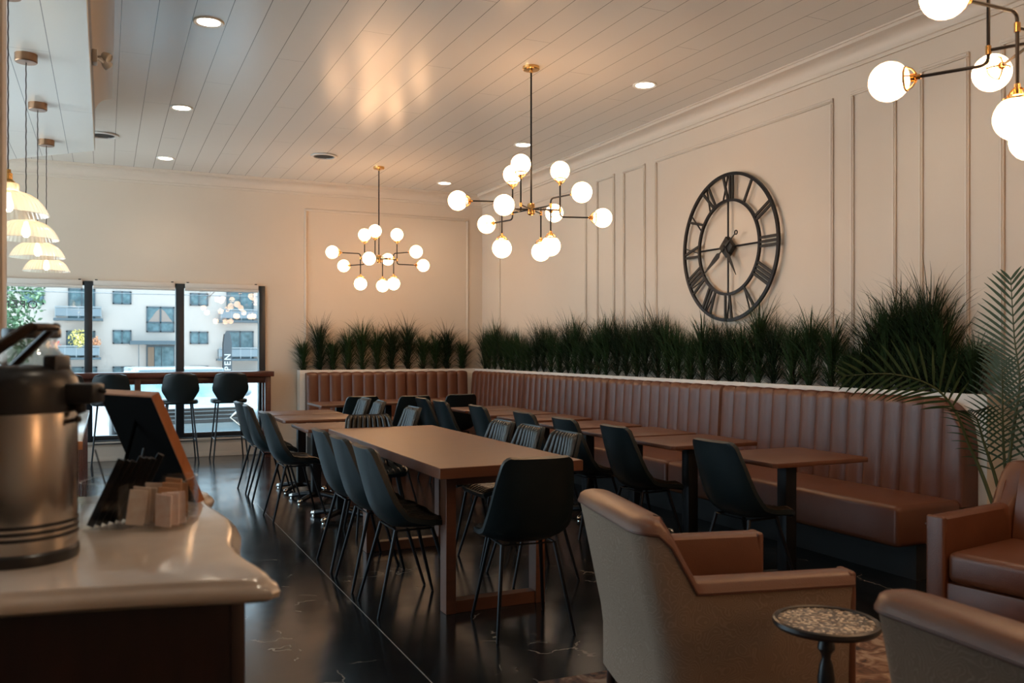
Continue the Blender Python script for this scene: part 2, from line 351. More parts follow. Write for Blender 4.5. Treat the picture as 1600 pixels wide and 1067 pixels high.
# picture-frame mouldings
def frame_mould(n, axis, a0, a1, z0, z1):
    b = MB(); w, d = .034, .016
    for (u0, u1, v0, v1) in ((a0, a1, z1-w, z1), (a0, a1, z0, z0+w), (a0, a0+w, z0+w, z1-w), (a1-w, a1, z0+w, z1-w)):
        if axis == 'x':
            b.box(u0, u1, YB-d, YB, v0, v1, .005, 1); b.box(u0+w*.3, u1-w*.3 if u1-u0 > w else u1-w*.3, YB-d-.006, YB-d+.004, v0+w*.3, v1-w*.3, .002, 1)
        else:
            b.box(XR-d, XR, u0, u1, v0, v1, .005, 1); b.box(XR-d-.006, XR-d+.004, u0+w*.3, u1-w*.3, v0+w*.3, v1-w*.3, .002, 1)
    struct(b.build('trim_%d' % n, M_trim))
frame_mould(3, 'x', 2.45, 4.84, 1.14, 3.29)
for i, (a, c) in enumerate(((9.22-.31, 11.4), (8.29, 8.68), (7.69, 8.12), (5.10, 7.51), (4.51, 4.93), (3.93, 4.32), (1.3, 3.72))):
    frame_mould(4+i, 'y', a, c, 1.14 if i < 6 else 1.14, 3.30)
# ------------------------------------------------------------------ front window
wroot = MB(); fy0, fy1 = YB+.02, YB+.10
for x0, x1 in ((-2.5,-2.41), (-1.22,-1.13), (-.23,-.14), (.82,.92), (1.85,1.93)): wroot.box(x0, x1, fy0-.05, fy1, WZ0, WZ1, .004)
wroot.box(WX0, WX1, fy0, fy1, WZ0, WZ0+.07, .004); wroot.box(WX0, WX1, fy0, fy1, WZ1-.05, WZ1, .004); wroot.box(WX0, WX1, fy0, fy1, .965, 1.025, .004)
win = struct(wroot.build('window_1', M_frame))
MB().box(WX0, WX1, YB+.055, YB+.063, WZ0+.05, WZ1-.03).build('window_pane', M_glass, win, smooth=False)
for i, (x0, x1, w) in enumerate(((-1.13,-.25,'left'), (-.13,.81,'middle'), (.93,1.84,'right'))):
    t = thing('roller_shade', {'left':'rolled-up beige roller shade over the leftmost visible window pane with the neon sign', 'middle':'rolled-up beige roller shade over the middle window pane', 'right':'rolled-up beige roller shade over the rightmost window pane'}[w], 'roller shade', ((x0+x1)/2, YB-.03, 2.13), 0, 'rolled-up roller shades')
    hw = (x1-x0)/2
    MB().box(-hw, hw, -.025, .03, .035, .10, .01).build('cassette', M_shade, t)
    MB().tube([(-hw, .0, .02), (hw, .0, .02)], .022, 12).build('rolled_fabric', M_shade, t)
    for k in (-1, 1): MB().box(k*hw*.93-.015, k*hw*.93+.015, -.015, .01, .10, .112).build('bracket', M_black, t)
# neon OPEN sign hung in the window, facing the street
M_neon = mat('unlit_neon_tube', (.06,.06,.065), .3)
ns = thing('open_sign', 'small outlined OPEN sign hanging in the window, seen reversed from behind', 'sign', (-.925, 11.965, 1.91))
text_mesh('OPEN', .135, .006, M_neon, 'lettering', ns, Matrix.Rotation(PI, 4, 'Z') @ Matrix.Rotation(PI/2, 4, 'X'), 1.2)
for x in (-.12, .12): MB().tube([(x,0,.04),(x,0,.21)], .0015, 6).build('hanging_wire', M_black, ns)
# ------------------------------------------------------------------ ceiling bulkhead
bz = 3.15; poly = [(-.08, .5), (-.08, 8.71), (-.84, 9.47), (-3.6, 9.47), (-3.6, .5)]
bk = tag(MB().prism(poly, bz, H-.16, .006, 1).build('bulkhead', M_bulkb, smooth=False), 'white planked ceiling bulkhead dropped over the counter at upper left', 'bulkhead'); 
del bk['label']; del bk['category']; bk.name = 'ceiling_bulkhead'; struct(bk)
# cove between bulkhead and ceiling, mitred at the cut corner
path = [Vector((-.08, .5)), Vector((-.08, 8.71)), Vector((-.84, 9.47)), Vector((-3.5, 9.47))]
nrm = [Vector((1,0)), Vector((1, math.tan(PI/8))), Vector((math.tan(PI/8), 1)), Vector((0,1))]
P = []
for k in range(11):
    a = k/10*PI/2; d = -.012+.15*(1-math.cos(a)); z = H-.20+.20*math.sin(a)
    P.append([Vector((p.x+n.x*d, p.y+n.y*d, z)) for p, n in zip(path, nrm)])
b = MB(); b.grid(P); bmesh.ops.recalc_face_normals(b.b, faces=b.b.faces); struct(b.build('trim_12', M_trim))
# ------------------------------------------------------------------ recessed lights, vents, emergency light
def downlight(x, y, label):
    t = thing('recessed_ceiling_light', label, 'ceiling light', (x, y, H), 0, 'recessed ceiling lights')
    b = MB(); b.lathe([(.078, .0), (.078, -.004), (.098, -.010), (.104, -.004), (.104, 0)], 32); b.build('trim_ring', M_white, t)
    b = MB(); b.lathe([(0, -.004), (.079, -.004), (.079, .0)], 32); b.build('lens', M_down, t)
    d = bpy.data.lights.new('recessed_lamp', 'SPOT'); d.energy = LAMP['down']; d.color = (1,.84,.64); d.spot_size = 2.3; d.spot_blend = .9; d.shadow_soft_size = .06
    l = bpy.data.objects.new('recessed_lamp', d); COL.objects.link(l); l.parent = t; l.location = (0, 0, -.03)
for x, y, lb in ((.65,6.41,'nearest and largest round recessed light in the left row, beside the bulkhead'), (.65,8.79,'middle round recessed light of the left row'), (.65,11.19,'farthest round recessed light of the left row, above the window wall'),
                 (4.19,6.38,'nearest round recessed light of the right row, above the wall clock side'), (4.19,8.80,'middle recessed light of the right row, just over the middle chandelier'), (4.19,11.28,'farthest recessed light of the right row, near the back corner'),
                 (.65,4.0,'round recessed light of the left row beside the bulkhead, out of view overhead'), (4.19,4.0,'round recessed light of the right row over the near bench end'),
             (.65,1.6,'added unseen recessed light in line with the left row, over the marble dresser'), (4.19,1.6,'added unseen recessed light in line with the right row, over the armchairs'), (2.42,-.6,'added unseen recessed light behind the viewer, between the two rows'), (.65,-.8,'added unseen recessed light in line with the left row, behind the viewer'), (4.19,-.8,'added unseen recessed light in line with the right row, behind the viewer')):  # this line: unseen extra lights, added to brighten the armchairs' near side
    downlight(x, y, lb)
def vent(x, y, label):
    t = thing('ceiling_vent', label, 'air vent', (x, y, H), 0, 'round ceiling vents')
    b = MB(); b.lathe([(.125,0),(.155,-.004),(.15,-.014),(.12,-.018),(.118,-.004)], 36); b.build('vent_ring', M_vent, t)
    b = MB(); b.lathe([(0,-.001),(.12,-.001)], 36); b.build('vent_shade_disc', mat('vent_shade_tone', (.02,.02,.02), .8), t)  # flat disc coloured dark for the shade inside the vent
    b = MB()
    for k in range(-4, 5):
        w = math.sqrt(.115**2-(k*.026)**2); b.box(-w, w, k*.026-.0018, k*.026+.0018, -.010, -.003)
    b.build('louvre', mat('vent_louvre_metal', (.10,.095,.09), .5), t)
vent(2.32, 10.27, 'round slotted air vent in the ceiling left of the far chandelier')
vent(-.02, 10.24, 'round slotted air vent half hidden behind the bulkhead corner')
t = thing('emergency_light', 'small twin-head emergency light fixed to the side of the ceiling bulkhead', 'emergency light', (-.08, 6.62, 3.36))
MB().box(0, .035, -.05, .05, -.045, .045, .008).build('back_box', M_white, t)
for s in (-1, 1):
    hd = MB(); hd.tube([(.03, s*.02, 0), (.075, s*.075, -.01)], .008, 8); hd.build('arm', M_white, t)
    MB().lathe([(0,.03),(.022,.03),(.036,.0),(.040,-.035),(.036,-.04),(.034,-.028),(0,-.02)], 20, M=Matrix.Translation((.085, s*.085, -.01)) @ Matrix.Rotation(-.9, 4, 'Y') @ Matrix.Rotation(s*.4, 4, 'X') @ Matrix.Scale(.8, 4)).build('lamp_head', M_white, t)
# ------------------------------------------------------------------ chandeliers
def arc_path(p0, corner, p1, r, n=6):
    p0, c, p1 = Vector(p0), Vector(corner), Vector(p1)
    a = c + (p0-c).normalized()*r; e = c + (p1-c).normalized()*r
    return [p0] + [((1-t)**2)*a + 2*t*(1-t)*c + t*t*e for t in [k/n for k in range(n+1)]] + [p1]
def chandelier(loc, base, label):
    t = thing('globe_chandelier', label, 'chandelier', (loc[0], loc[1], H), 0, 'globe chandeliers')
    zh = -H
    hub = 2.50-H
    MB().lathe([(0,0),(.068,0),(.068,-.022),(.062,-.028),(.014,-.030),(.012,-.05),(0,-.05)], 28).build('ceiling_canopy', M_brass, t)
    MB().tube([(0,0,-.045), (0,0,hub+.02)], .0075, 10).build('stem', M_black, t)
    MB().lathe([(0,.045),(.026,.045),(.030,.038),(.030,-.035),(.020,-.045),(0,-.05)], 24, (0,0,hub)).build('hub', M_brass, t)
    for k in range(6):
        az = base + k*PI/3; dx, dy = math.cos(az), math.sin(az)
        upper = (k % 2 == 0); s = 1 if upper else -1            # upper: outward globe high, second globe hangs down
        r1, r2 = .236, .588
        zo = hub + s*.055; J = (dx*r1, dy*r1, hub)
        b = MB(); b.tube([(dx*.025, dy*.025, hub), J], .0065, 8)
        b.tube(arc_path((J[0], J[1], hub-s*.21), (J[0], J[1], zo), (dx*(r2-.115), dy*(r2-.115), zo), .035), .0065, 8)
        b.build('arm', M_black, t)
        MB().tube([(J[0], J[1], hub-.016), (J[0], J[1], hub+.016)], .0105, 12).build('joint_collar', M_brass, t)
        for kind in (0, 1):
            if kind == 0: c = Vector((dx*r2, dy*r2, zo)); d = Vector((dx, dy, 0))
            else: c = Vector((J[0], J[1], hub-s*.315)); d = Vector((0, 0, -s))
            g = MB().ball(c, .0775, 20).build('glass_globe', M_globe, t)
            Mx = Matrix.Translation(c) @ (-d).to_track_quat('Z', 'Y').to_matrix().to_4x4()
            cb = MB(); cb.lathe([(.046,.068),(.0485,.066),(.0485,.058),(.046,.058)], 24, M=Mx, closed=True)
            for q in range(4):
                a = q*PI/2
                cb.tube([Mx @ Vector((.047*math.cos(a), .047*math.sin(a), .062)), Mx @ Vector((.036*math.cos(a), .036*math.sin(a), .085)), Mx @ Vector((.012*math.cos(a), .012*math.sin(a), .103))], .0035, 6)
            cb.lathe([(0,.118),(.0095,.118),(.0105,.10),(.016,.098),(.016,.080),(0,.078)], 16, M=Mx)
            cb.build('globe_holder', M_brass, g)
    return t
az = lambda d: math.radians(d) - TH
chandelier((3.08, 10.62), az(207.4), 'farthest and smallest-looking brass and black chandelier with twelve round globes')
chandelier((3.095, 6.35), az(188.9), 'middle brass and black globe chandelier hanging in front of the clock wall')
chandelier((3.09, -2.2+.0), az(190), 'added unseen globe chandelier behind the viewer, extending the row for fill light')  # extra chandelier out of view, added as fill from behind the viewer
chandelier((3.118, 2.05), az(203.7), 'nearest globe chandelier, cut off by the top right corner of the view')
# ------------------------------------------------------------------ glass pendants
pend_labels = ['nearest ribbed glass pendant, half hidden by the wall edge', 'second nearest ribbed glass dome pendant from the wall edge', 'third ribbed glass dome pendant in the row, above the farthest one', 'farthest and smallest-looking ribbed glass pendant in the row']
pr0 = [(.030,.150),(.046,.147),(.050,.138),(.048,.118),(.052,.108),(.072,.104),(.100,.094),(.128,.076),(.150,.052),(.166,.025),(.176,.004),(.180,-.004)]
prof = pr0 + [(r-.003, z-.001) for r, z in pr0[::-1]]
pend = None
for i, (x, y) in enumerate(((-.43,4.95), (-.43,6.03), (-.44,7.20), (-.45,8.43))):
    if pend is None:
        pend = thing('pendant_light', pend_labels[0], 'pendant light', (x, y, bz), 0, 'ribbed glass pendants')
        zr = 2.045 - bz
        MB().lathe([(0,0),(.062,0),(.062,-.045),(.058,-.05),(0,-.05)], 28).build('ceiling_canopy', M_bronze, pend)
        pts = [(0.0008*math.cos(k*1.3), .0008*math.sin(k*1.3), -.05 - k*(bz-2.045-.26)/60) for k in range(61)]
        MB().tube(pts, .0032, 6).build('twisted_cord', mat('cord_fabric', (.06,.04,.03), .8), pend)
        MB().lathe([(0,.215),(.012,.215),(.014,.20),(.020,.195),(.020,.165),(.032,.155),(.034,.146),(.018,.142),(.018,.10),(0,.10)], 20, (0,0,zr)).build('socket', M_brass, pend)
        MB().lathe(prof, 180, (0,0,zr), flute=.012, nf=45, closed=True).build('glass_shade', M_pend, pend)
        MB().lathe([(0,.11),(.011,.105),(.012,.085),(.021,.060),(.024,.040),(.019,.018),(.009,.008),(0,.006)], 18, (0,0,zr+.0)).build('bulb', M_bulb, pend)
    else: dup(pend, (x, y, bz), None, pend_labels[i])
# ------------------------------------------------------------------ wall clock
ck = thing('wall_clock', 'large black open-frame metal wall clock with Roman numerals', 'clock', (XR-.05, 6.30, 2.285))
R = .645; Ri = .415
def ring(r, w, d):
    return [(r-w/2,-d/2),(r+w/2,-d/2),(r+w/2,d/2),(r-w/2,d/2)]
CM = Matrix.Rotation(-PI/2, 4, 'Y')                         # lathe axis z -> -x ; clock up stays +Z
def cp(a, r, dx=0): # clockwise angle from twelve, seen from the room (right = -Y)
    return Vector((dx, -math.sin(a)*r, math.cos(a)*r))
for nm, r, w in (('outer_ring', R, .028), ('inner_ring', Ri, .025)):
    MB().lathe(ring(r, w, .022), 96, M=CM, closed=True).build(nm, M_black, ck)
for a in (0, 90, 180, 270):
    MB().tube([cp(math.radians(a), .03), cp(math.radians(a), Ri)], .009, 8).build('cross_bar', M_black, ck)
M_clock = mat('clock_iron', (.014,.012,.010), .5, .3)
MB().box(-.03, .02, -.068, .068, -.068, .068, .006, M=Matrix.Rotation(PI/4, 4, 'X')).build('centre_plate', M_clock, ck)
def bar(b, a, t0, r0, t1, r1, w, dx=0.0):
    A = math.radians(a); tv = Vector((0, -math.cos(A), -math.sin(A))); rv = Vector((0, -math.sin(A), math.cos(A)))
    p0 = tv*t0 + rv*r0; p1 = tv*t1 + rv*r1; d = (p1-p0).normalized(); n = Vector((1,0,0)).cross(d)
    vs = []
    for p in (p0, p1):
        for sx, sn in ((-1,-1),(-1,1),(1,1),(1,-1)): vs.append(b.b.verts.new(p + Vector((sx*.007+dx, 0, 0)) + n*sn*w/2))
    for q in ((0,1,2,3), (7,6,5,4), (0,4,5,1), (1,5,6,2), (2,6,7,3), (3,7,4,0)): b.b.faces.new([vs[k] for k in q])
num = {12:'XII',1:'I',2:'II',3:'III',4:'IIII',5:'V',6:'VI',7:'VII',8:'VIII',9:'IX',10:'X',11:'XI'}
for n_, s_ in num.items():
    b = MB(); wd = {'I':.036, 'V':.075, 'X':.085}; tot = sum(wd[c] for c in s_); x = -tot/2; a = n_*30
    r0, r1 = Ri+.008, R-.008
    for c in s_:
        xc = x + wd[c]/2; x += wd[c]
        if c == 'I': bar(b, a, xc, r0, xc, r1, .023)
        elif c == 'V': bar(b, a, xc-.032, r1, xc, r0, .023); bar(b, a, xc+.032, r1, xc, r0, .007, .002)
        else: bar(b, a, xc-.032, r1, xc+.032, r0, .023); bar(b, a, xc+.032, r1, xc-.032, r0, .007, .002)
    bmesh.ops.recalc_face_normals(b.b, faces=b.b.faces); b.build('numeral', M_clock, ck, smooth=False)
def hand(name, a, ln, tail, w):
    A = math.radians(a); rv = Vector((0, -math.sin(A), math.cos(A))); tv = Vector((0, -math.cos(A), -math.sin(A)))
    prof_ = [(-tail, .004), (0, .008), (ln*.22, .006), (ln*.30, w), (ln*.45, w*.9), (ln*.8, w*.35), (ln, .001)]
    b = MB(); P = [[Vector((-.035-sx, 0, 0)) + rv*r + tv*(sn*h_) for sx, sn in ((0,-1),(0,1),(.006,1),(.006,-1))] for r, h_ in prof_]
    b.grid(P, closeV=True)
    if tail > .05:
        t_ = MB().b; b.ball(rv*(-tail-.02)+Vector((-.038,0,0)), .022, 12, (1,1,1)) if False else None
    bmesh.ops.recalc_face_normals(b.b, faces=b.b.faces); o = b.build(name, M_clock, ck, smooth=False)
    if tail > .05: MB().lathe([(.012,-.003),(.022,-.003),(.022,.003),(.012,.003)], 20, M=Matrix.Translation(rv*(-tail-.02)+Vector((-.038,0,0))) @ CM, closed=True).build('counterweight', M_clock, o)
hand('minute_hand', 234, .385, .17, .026); hand('hour_hand', 149, .30, .02, .020)
# ------------------------------------------------------------------ planter ledge
LZ = 1.105
b = MB()
poly = [(2.35,11.83), (4.86,11.83), (4.86,3.66), (XR,3.66), (XR,YB), (2.35,YB)]
lb = MB(); lb.prism([(min(x, XR-.003), min(y, YB-.003)) for x, y in poly], 0, LZ-.06, 0)
def lip(x0,x1,y0,y1): lb.box(x0,x1,y0,y1, LZ-.06, LZ, .003, 1)
lip(2.35,4.885,11.83,11.855); lip(4.86,4.885,3.66,11.83); lip(4.885,XR-.003,3.66,3.685); lip(2.35,2.375,11.855,YB-.003)
ledge = tag(lb.build('planter_ledge', M_ledge, smooth=False), 'long white L-shaped planter ledge behind the leather bench', 'planter')
MB().prism([(2.38,11.86),(4.89,11.86),(4.89,3.69),(XR-.005,3.69),(XR-.005,YB-.005),(2.38,YB-.005)], LZ-.06, LZ-.045).build('soil_bed', M_soil, ledge, smooth=False)
# ------------------------------------------------------------------ banquette
def channel_back(name, L, orient, root, end_round=0.0, joints=()):
    """orient maps (t along, d out of the wall, z) to room metres"""
    n = max(1, round(L/.155)); w = L/n; K = 8; zb, zt = .42, 1.08
    rows = []
    for i in range(n*K+1):
        t = i/K*w; u = (i % K)/K
        bu = math.sin(PI*u)**.55 if 0 < u < 1 else 0.0
        jd = 0.0
        for j in joints:
            if abs(t-j) < 1e-3: jd = .018
        top = zt
        if end_round and t > L-end_round:
            q = (t-(L-end_round))/end_round; top = zt - end_round*1.15*(1-math.sqrt(max(0, 1-q*q)))
        e = .020
        pf = [(0, zb)]; hgt = top-zb
        for k in range(9):
            f = k/8; d = .165 - .035*f - (0.02*math.sin(PI*f)*0); pf.append((d-e*(1-bu)-jd, zb+hgt*(f*.90)))
        rr = .055
        for k in range(1, 7):
            a = k/6*PI/2; pf.append(((.130-rr)+rr*math.cos(a)-(e*(1-bu)+jd)*math.cos(a), zb+hgt*.90+(hgt*.10)*math.sin(a)-(.014*(1-bu)+jd)*math.sin(a)))
        pf.append((0, top-.012))
        rows.append([orient(t, d, z) for d, z in pf])
    b = MB(); V = b.grid(rows)
    b.b.faces.new(V[0]); b.b.faces.new(V[-1][::-1]); bmesh.ops.recalc_face_normals(b.b, faces=b.b.faces)
    return b.build(name, M_leather, root)
bq = thing('banquette_bench', 'long L-shaped cognac leather bench with channel-tufted back against the walls', 'bench', (4.5, 7, 0))
def T(x, y, z): return Vector((x-4.5, y-7, z))
def j155(L, want):
    n = round(L/.155); w = L/n; return [round(q/w)*w for q in want]
Lr = 11.66-3.72
channel_back('backrest', Lr, lambda t, d, z: T(4.86-d, 11.66-t, z), bq, .24, j155(Lr, (11.66-9.9, 11.66-8.0, 11.66-6.05)))
channel_back('backrest', 4.70-2.42, lambda t, d, z: T(4.70-t, 11.83-d, z), bq, 0, j155(2.28, (.9,)))
for y0, y1 in ((3.72, 6.045), (6.055, 8.595), (8.605, 11.13)):
    MB().box(-.32, .22, y0-7, y1-7, .22, .465, .035, 4).build('seat_cushion', M_leather, bq)
for x0, x1 in ((2.42, 3.60), (3.61, 4.70)):
    MB().box(x0-4.5, x1-4.5, 4.14, 4.72, .22, .465, .035, 4).build('seat_cushion', M_leather, bq)
b = MB(); b.box(-.10, .355, 3.78-7, 11.82-7, 0, .23); b.box(2.44-4.5, -.10, 11.30-7, 11.82-7, 0, .23); b.build('plinth', M_skirt, bq, smooth=False)
# ------------------------------------------------------------------ planter grasses
def blade(b, base, az_, lean, L, w, droop, n=5):
    d = Vector((math.cos(az_), math.sin(az_), 0)); side = Vector((-d.y, d.x, 0)); p = Vector(base); ang = lean; prev = None
    for i in range(n+1):
        f = i/n; ww = w*(1-f)**.7*(0.6+.4*min(1, f*4)) + .0003
        a, c = b.b.verts.new(p - side*ww), b.b.verts.new(p + side*ww)
        if prev: b.b.faces.new((prev[0], prev[1], c, a))
        prev = (a, c); ang += droop/n*(.3+1.4*f); p = p + (d*math.sin(ang) + Vector((0,0,1))*math.cos(ang))*(L/n)
def tuft(seed, hgt):
    rnd = random.Random(seed); b = MB()
    for k in range(230):
        f = rnd.random()
        z0 = f*hgt*.55; a = rnd.random()*2*PI
        L = hgt*(.46+.30*rnd.random())*(.72 if f < .25 else 1); lean = rnd.uniform(.08, .60) if f > .3 else rnd.uniform(.35, .95)
        blade(b, (rnd.gauss(0,.008), rnd.gauss(0,.008), z0), a, lean, L, rnd.uniform(.0030,.0052), rnd.uniform(.2, 1.5))
    for k in range(26): blade(b, (rnd.gauss(0,.01), rnd.gauss(0,.01), hgt*.45), rnd.random()*2*PI, rnd.uniform(.02,.3), hgt*rnd.uniform(.40,.56), .0032, rnd.uniform(.1,.6))
    return b
protos = []
M_stalk = mat('grass_stalk', (.040,.018,.010), .7)
for i in range(9):
    h_ = (.62, .56, .70, .50, .62, .44, .68, .58, .66)[i]
    root = thing('grass_plant', '', 'plant', (0, 0, -50))
    tb = tuft(31+i, h_)
    for v in tb.b.verts:                                    # the tuft is pressed flat on the side toward the wall
        if v.co.x > 0: v.co.x = .080*math.tanh(v.co.x/.080)
    tb.build('foliage', M_leaf[(i*5) % 2 if i % 3 else 1], root, smooth=False)
    b = MB()
    for q in range(3): b.tube([(.006*q-.006,.012*q-.012,0), (.004,.004*q,h_*.3), (0,.010*(q-1),h_*.62)], [.010,.007,.003], 6)
    b.build('stalk', M_stalk, root)
    protos.append(root)
rg = random.Random(5); used = set()
ORD = ['', 'first', 'second', 'third', 'fourth', 'fifth', 'sixth', 'seventh', 'eighth', 'ninth', 'tenth', 'eleventh', 'twelfth', 'thirteenth', 'fourteenth', 'fifteenth', 'sixteenth', 'seventeenth', 'eighteenth', 'nineteenth', 'twentieth']
def place_grass(x, y, label, group, sc=1.0, kk=None, rz=0):
    i = rg.randrange(9) if kk is None else kk
    if i not in used:
        used.add(i); r = protos[i]; r.location = (x, y, LZ-.046)
        r['label'] = label; r['group'] = group
    else: r = dup(protos[i], (x, y, LZ-.046), None, label, group)
    r.rotation_euler = (0, 0, rz); r.scale = (1, 1.3, sc)
x = 2.42; k = 0
while x < 4.80:
    k += 1; place_grass(x, 11.945, ORD[k]+' dark green grass tuft from the left end of the back-wall planter', 'grasses in the planter along the back wall', rg.uniform(.90,1.10), None, PI/2); x += rg.uniform(.17,.24)
ys = []; y = 11.72
while y > 5.15: ys.append((y, rg.uniform(.86,1.06), None)); y -= rg.uniform(.165,.225)
ys += [(5.03,.90,0), (4.87,.72,5), (4.74,.78,3), (4.63,.92,2), (4.51,1.14,0), (4.39,1.16,4), (4.28,1.02,6), (4.17,1.20,2), (4.06,.98,0), (3.96,.72,3), (3.83,.90,5)]
nc = len([q for q in ys if q[0] > 6.95]); nk = len([q for q in ys if 5.65 < q[0] <= 6.95]); nr = len(ys)-nc-nk
for k, (y, sc, kk) in enumerate(ys):
    if k < nc: lb_ = ORD[k+1]+' green grass tuft from the back corner, left of the wall clock' if k < 20 else ORD[nc-k]+' green grass tuft leftward from just before the wall clock'; gp_ = 'grasses left of the wall clock'
    elif k < nc+nk: lb_ = ORD[k-nc+1]+' grass tuft from the left among those right beneath the wall clock'; gp_ = 'grasses beneath the wall clock'
    else: lb_ = ORD[len(ys)-k]+' grass tuft from the palm end of the clock-wall planter'; gp_ = 'grasses between the clock and the palm'
    place_grass(4.965, y, lb_, gp_, sc, kk)
# ------------------------------------------------------------------ dining chair
def interp(tab, f):
    for (a, va), (c, vc) in zip(tab[:-1], tab[1:]):
        if f <= c:
            q = (f-a)/(c-a) if c > a else 0; return [x+(y-x)*q for x, y in zip(va, vc)]
    return tab[-1][1]
#           f: (x, z, half width, side curl)
CH = [(0, (-.262,.872,.140,.008)), (.03, (-.262,.872,.160,.012)), (.08, (-.255,.846,.180,.022)), (.25, (-.232,.74,.200,.040)), (.42, (-.200,.62,.216,.055)),
      (.52, (-.176,.54,.224,.070)), (.60, (-.140,.485,.226,.075)), (.68, (-.085,.455,.226,.060)), (.80, (.02,.452,.224,.035)), (.92, (.13,.462,.214,.018)), (.97, (.175,.458,.200,.010)), (1.0, (.190,.445,.180,.004))]
def smoothtab(tab, f):
    e = .03; v = [interp(tab, min(1, max(0, f+q*e))) for q in (-1, -.5, 0, .5, 1)]
    return [sum(c)/5 for c in zip(*v)]
def shell_grid(tab, nf, nu, off, inset=0.0, f0=0.0, f1=1.0, channels=0, cd=0.0):
    P = []
    for i in range(nf+1):
        f = f0+(f1-f0)*i/nf; x, z, w, cu = smoothtab(tab, f); x2, z2, _, _ = smoothtab(tab, min(1, f+.01)); x1, z1, _, _ = smoothtab(tab, max(0, f-.01))
        tx, tz = x2-x1, z2-z1; l = math.hypot(tx, tz) or 1; nx, nz = -tz/l, tx/l           # normal toward the sitter
        if nx*0.5+nz*0.85 < 0: nx, nz = -nx, -nz
        w -= inset; row = []
        for j in range(nu+1):
            u = -1+2*j/nu; c = cu*abs(u)**2.6
            o_ = off + c
            if channels: o_ += cd*abs(math.sin(PI*(u*.5+.5)*channels))**.5*min(1, (i+.3)/2, (nf-i+.2)/3)*min(1, (1-abs(u))*12+.2)
            row.append(Vector((x+nx*o_, u*w, z+nz*o_)))
        P.append(row)
    return P
def make_chair(root):
    # outer shell with thickness
    A = shell_grid(CH, 30, 16, -.022); B = shell_grid(CH, 30, 16, .010)
    b = MB(); ring_ = [[*A[i], *B[i][::-1]] for i in range(len(A))]; V = b.grid(ring_, closeV=True)
    b.b.faces.new(V[0]); b.b.faces.new(V[-1][::-1]); bmesh.ops.recalc_face_normals(b.b, faces=b.b.faces)
    bmesh.ops.smooth_vert(b.b, verts=b.b.verts, factor=.5, use_axis_x=True, use_axis_y=True, use_axis_z=True)
    b.build('seat_shell', M_chair, root)
    A = shell_grid(CH, 40, 72, .004, .014, .05, .975); B = shell_grid(CH, 40, 72, .010, .014, .05, .975, 9, .020)
    b = MB(); V = b.grid([[*A[i], *B[i][::-1]] for i in range(len(A))], closeV=True); b.b.faces.new(V[0]); b.b.faces.new(V[-1][::-1])
    bmesh.ops.recalc_face_normals(b.b, faces=b.b.faces); b.build('channel_pad', M_pad, root)
    for sx in (-1, 1):
        for sy in (-1, 1):
            MB().tube([(sx*.10-.01, sy*.135, .435), (sx*.215-.005, sy*.195, .004), (sx*.2155-.005, sy*.1955, 0)], [.0115, .0085, .007], 8).build('leg', M_black, root)
    b = MB()
    for sx in (-1, 1): b.tube([(sx*.125-.01, -.148, .34), (sx*.10-.01, -.135, .432), (sx*.10-.01, .135, .432), (sx*.125-.01, .148, .34)], .006, 6)
    for sy in (-1, 1): b.tube([(-.11, sy*.135, .432), (.09, sy*.135, .432)], .006, 6)
    b.build('under_frame', M_black, root)
    return root
chairs = [
 (1.49, 4.58, 0, 'dark padded dining chair, nearest of the three on the left of the long table', 'L'),
 (1.49, 5.11, 0, 'dark padded dining chair, middle of the three on the left of the long table', 'L'),
 (1.49, 5.62, 0, 'dark padded dining chair, farthest of the three on the left of the long table', 'L'),
 (2.36, 4.84, 180, 'dining chair with channelled front, nearest on the right side of the long table', 'R'),
 (2.36, 5.33, 180, 'dining chair with channelled front, middle of the right side of the long table', 'R'),
 (2.36, 5.80, 180, 'dining chair with channelled front, farthest on the right side of the long table', 'R'),
 (1.89, 3.99, 84, 'black dining chair at the near head of the long table, seen from behind', 'H'),
 (1.86, 6.49, -92, 'dining chair at the far head of the long table, its brown channelled back facing us', 'H'),
 (1.43, 7.38, 2, 'dark dining chair seen in profile, nearest on the window side of the left table row', 'W'),
 (1.43, 8.36, -3, 'dark dining chair, second from us on the window side of the left table row', 'W'),
 (1.43, 8.93, 3, 'dark dining chair, farthest on the window side of the left table row', 'W'),
 (2.25, 7.50, 180, 'dining chair with striped-looking channelled front, nearest on the bench side of the left table row', 'W'),
 (2.25, 8.55, 176, 'dining chair with striped-looking channelled front, second on the bench side of the left table row', 'W'),
 (2.25, 9.10, 180, 'dining chair with striped-looking channelled front, farthest on the bench side of the left table row', 'W'),
 (2.55, 9.66, 90, 'black dining chair facing the back-wall bench, leftmost of three', 'K'),
 (3.10, 9.52, 90, 'black dining chair facing the back-wall bench, middle of three', 'K'),
 (3.68, 9.60, 90, 'black dining chair facing the back-wall bench, rightmost of three near the corner', 'K'),
 (3.34, 4.03, 3, 'black dining chair at the nearest small table of the clock-wall bench', 'B'),
 (3.34, 5.08, 0, 'black dining chair at the second small table from us along the clock-wall bench', 'B'),
 (3.34, 5.80, 0, 'black dining chair at the third small table from us along the clock-wall bench', 'B'),
 (3.34, 6.50, 0, 'black dining chair at the fourth small table from us along the clock-wall bench', 'B'),
 (3.32, 7.44, 0, 'black dining chair at the fifth small table from us along the clock-wall bench', 'B'),
 (3.28, 8.30, 0, 'black dining chair at the sixth small table from us along the clock-wall bench', 'B'),
 (3.28, 8.86, 0, 'black dining chair at the farthest small table of the clock-wall bench', 'B'),
]
grp = dict(L='chairs on the left of the long table', R='chairs on the right of the long table', H='chairs at the heads of the long table', W='chairs at the left table row', K='chairs facing the back-wall bench', B='chairs facing the clock-wall bench')
c0 = None
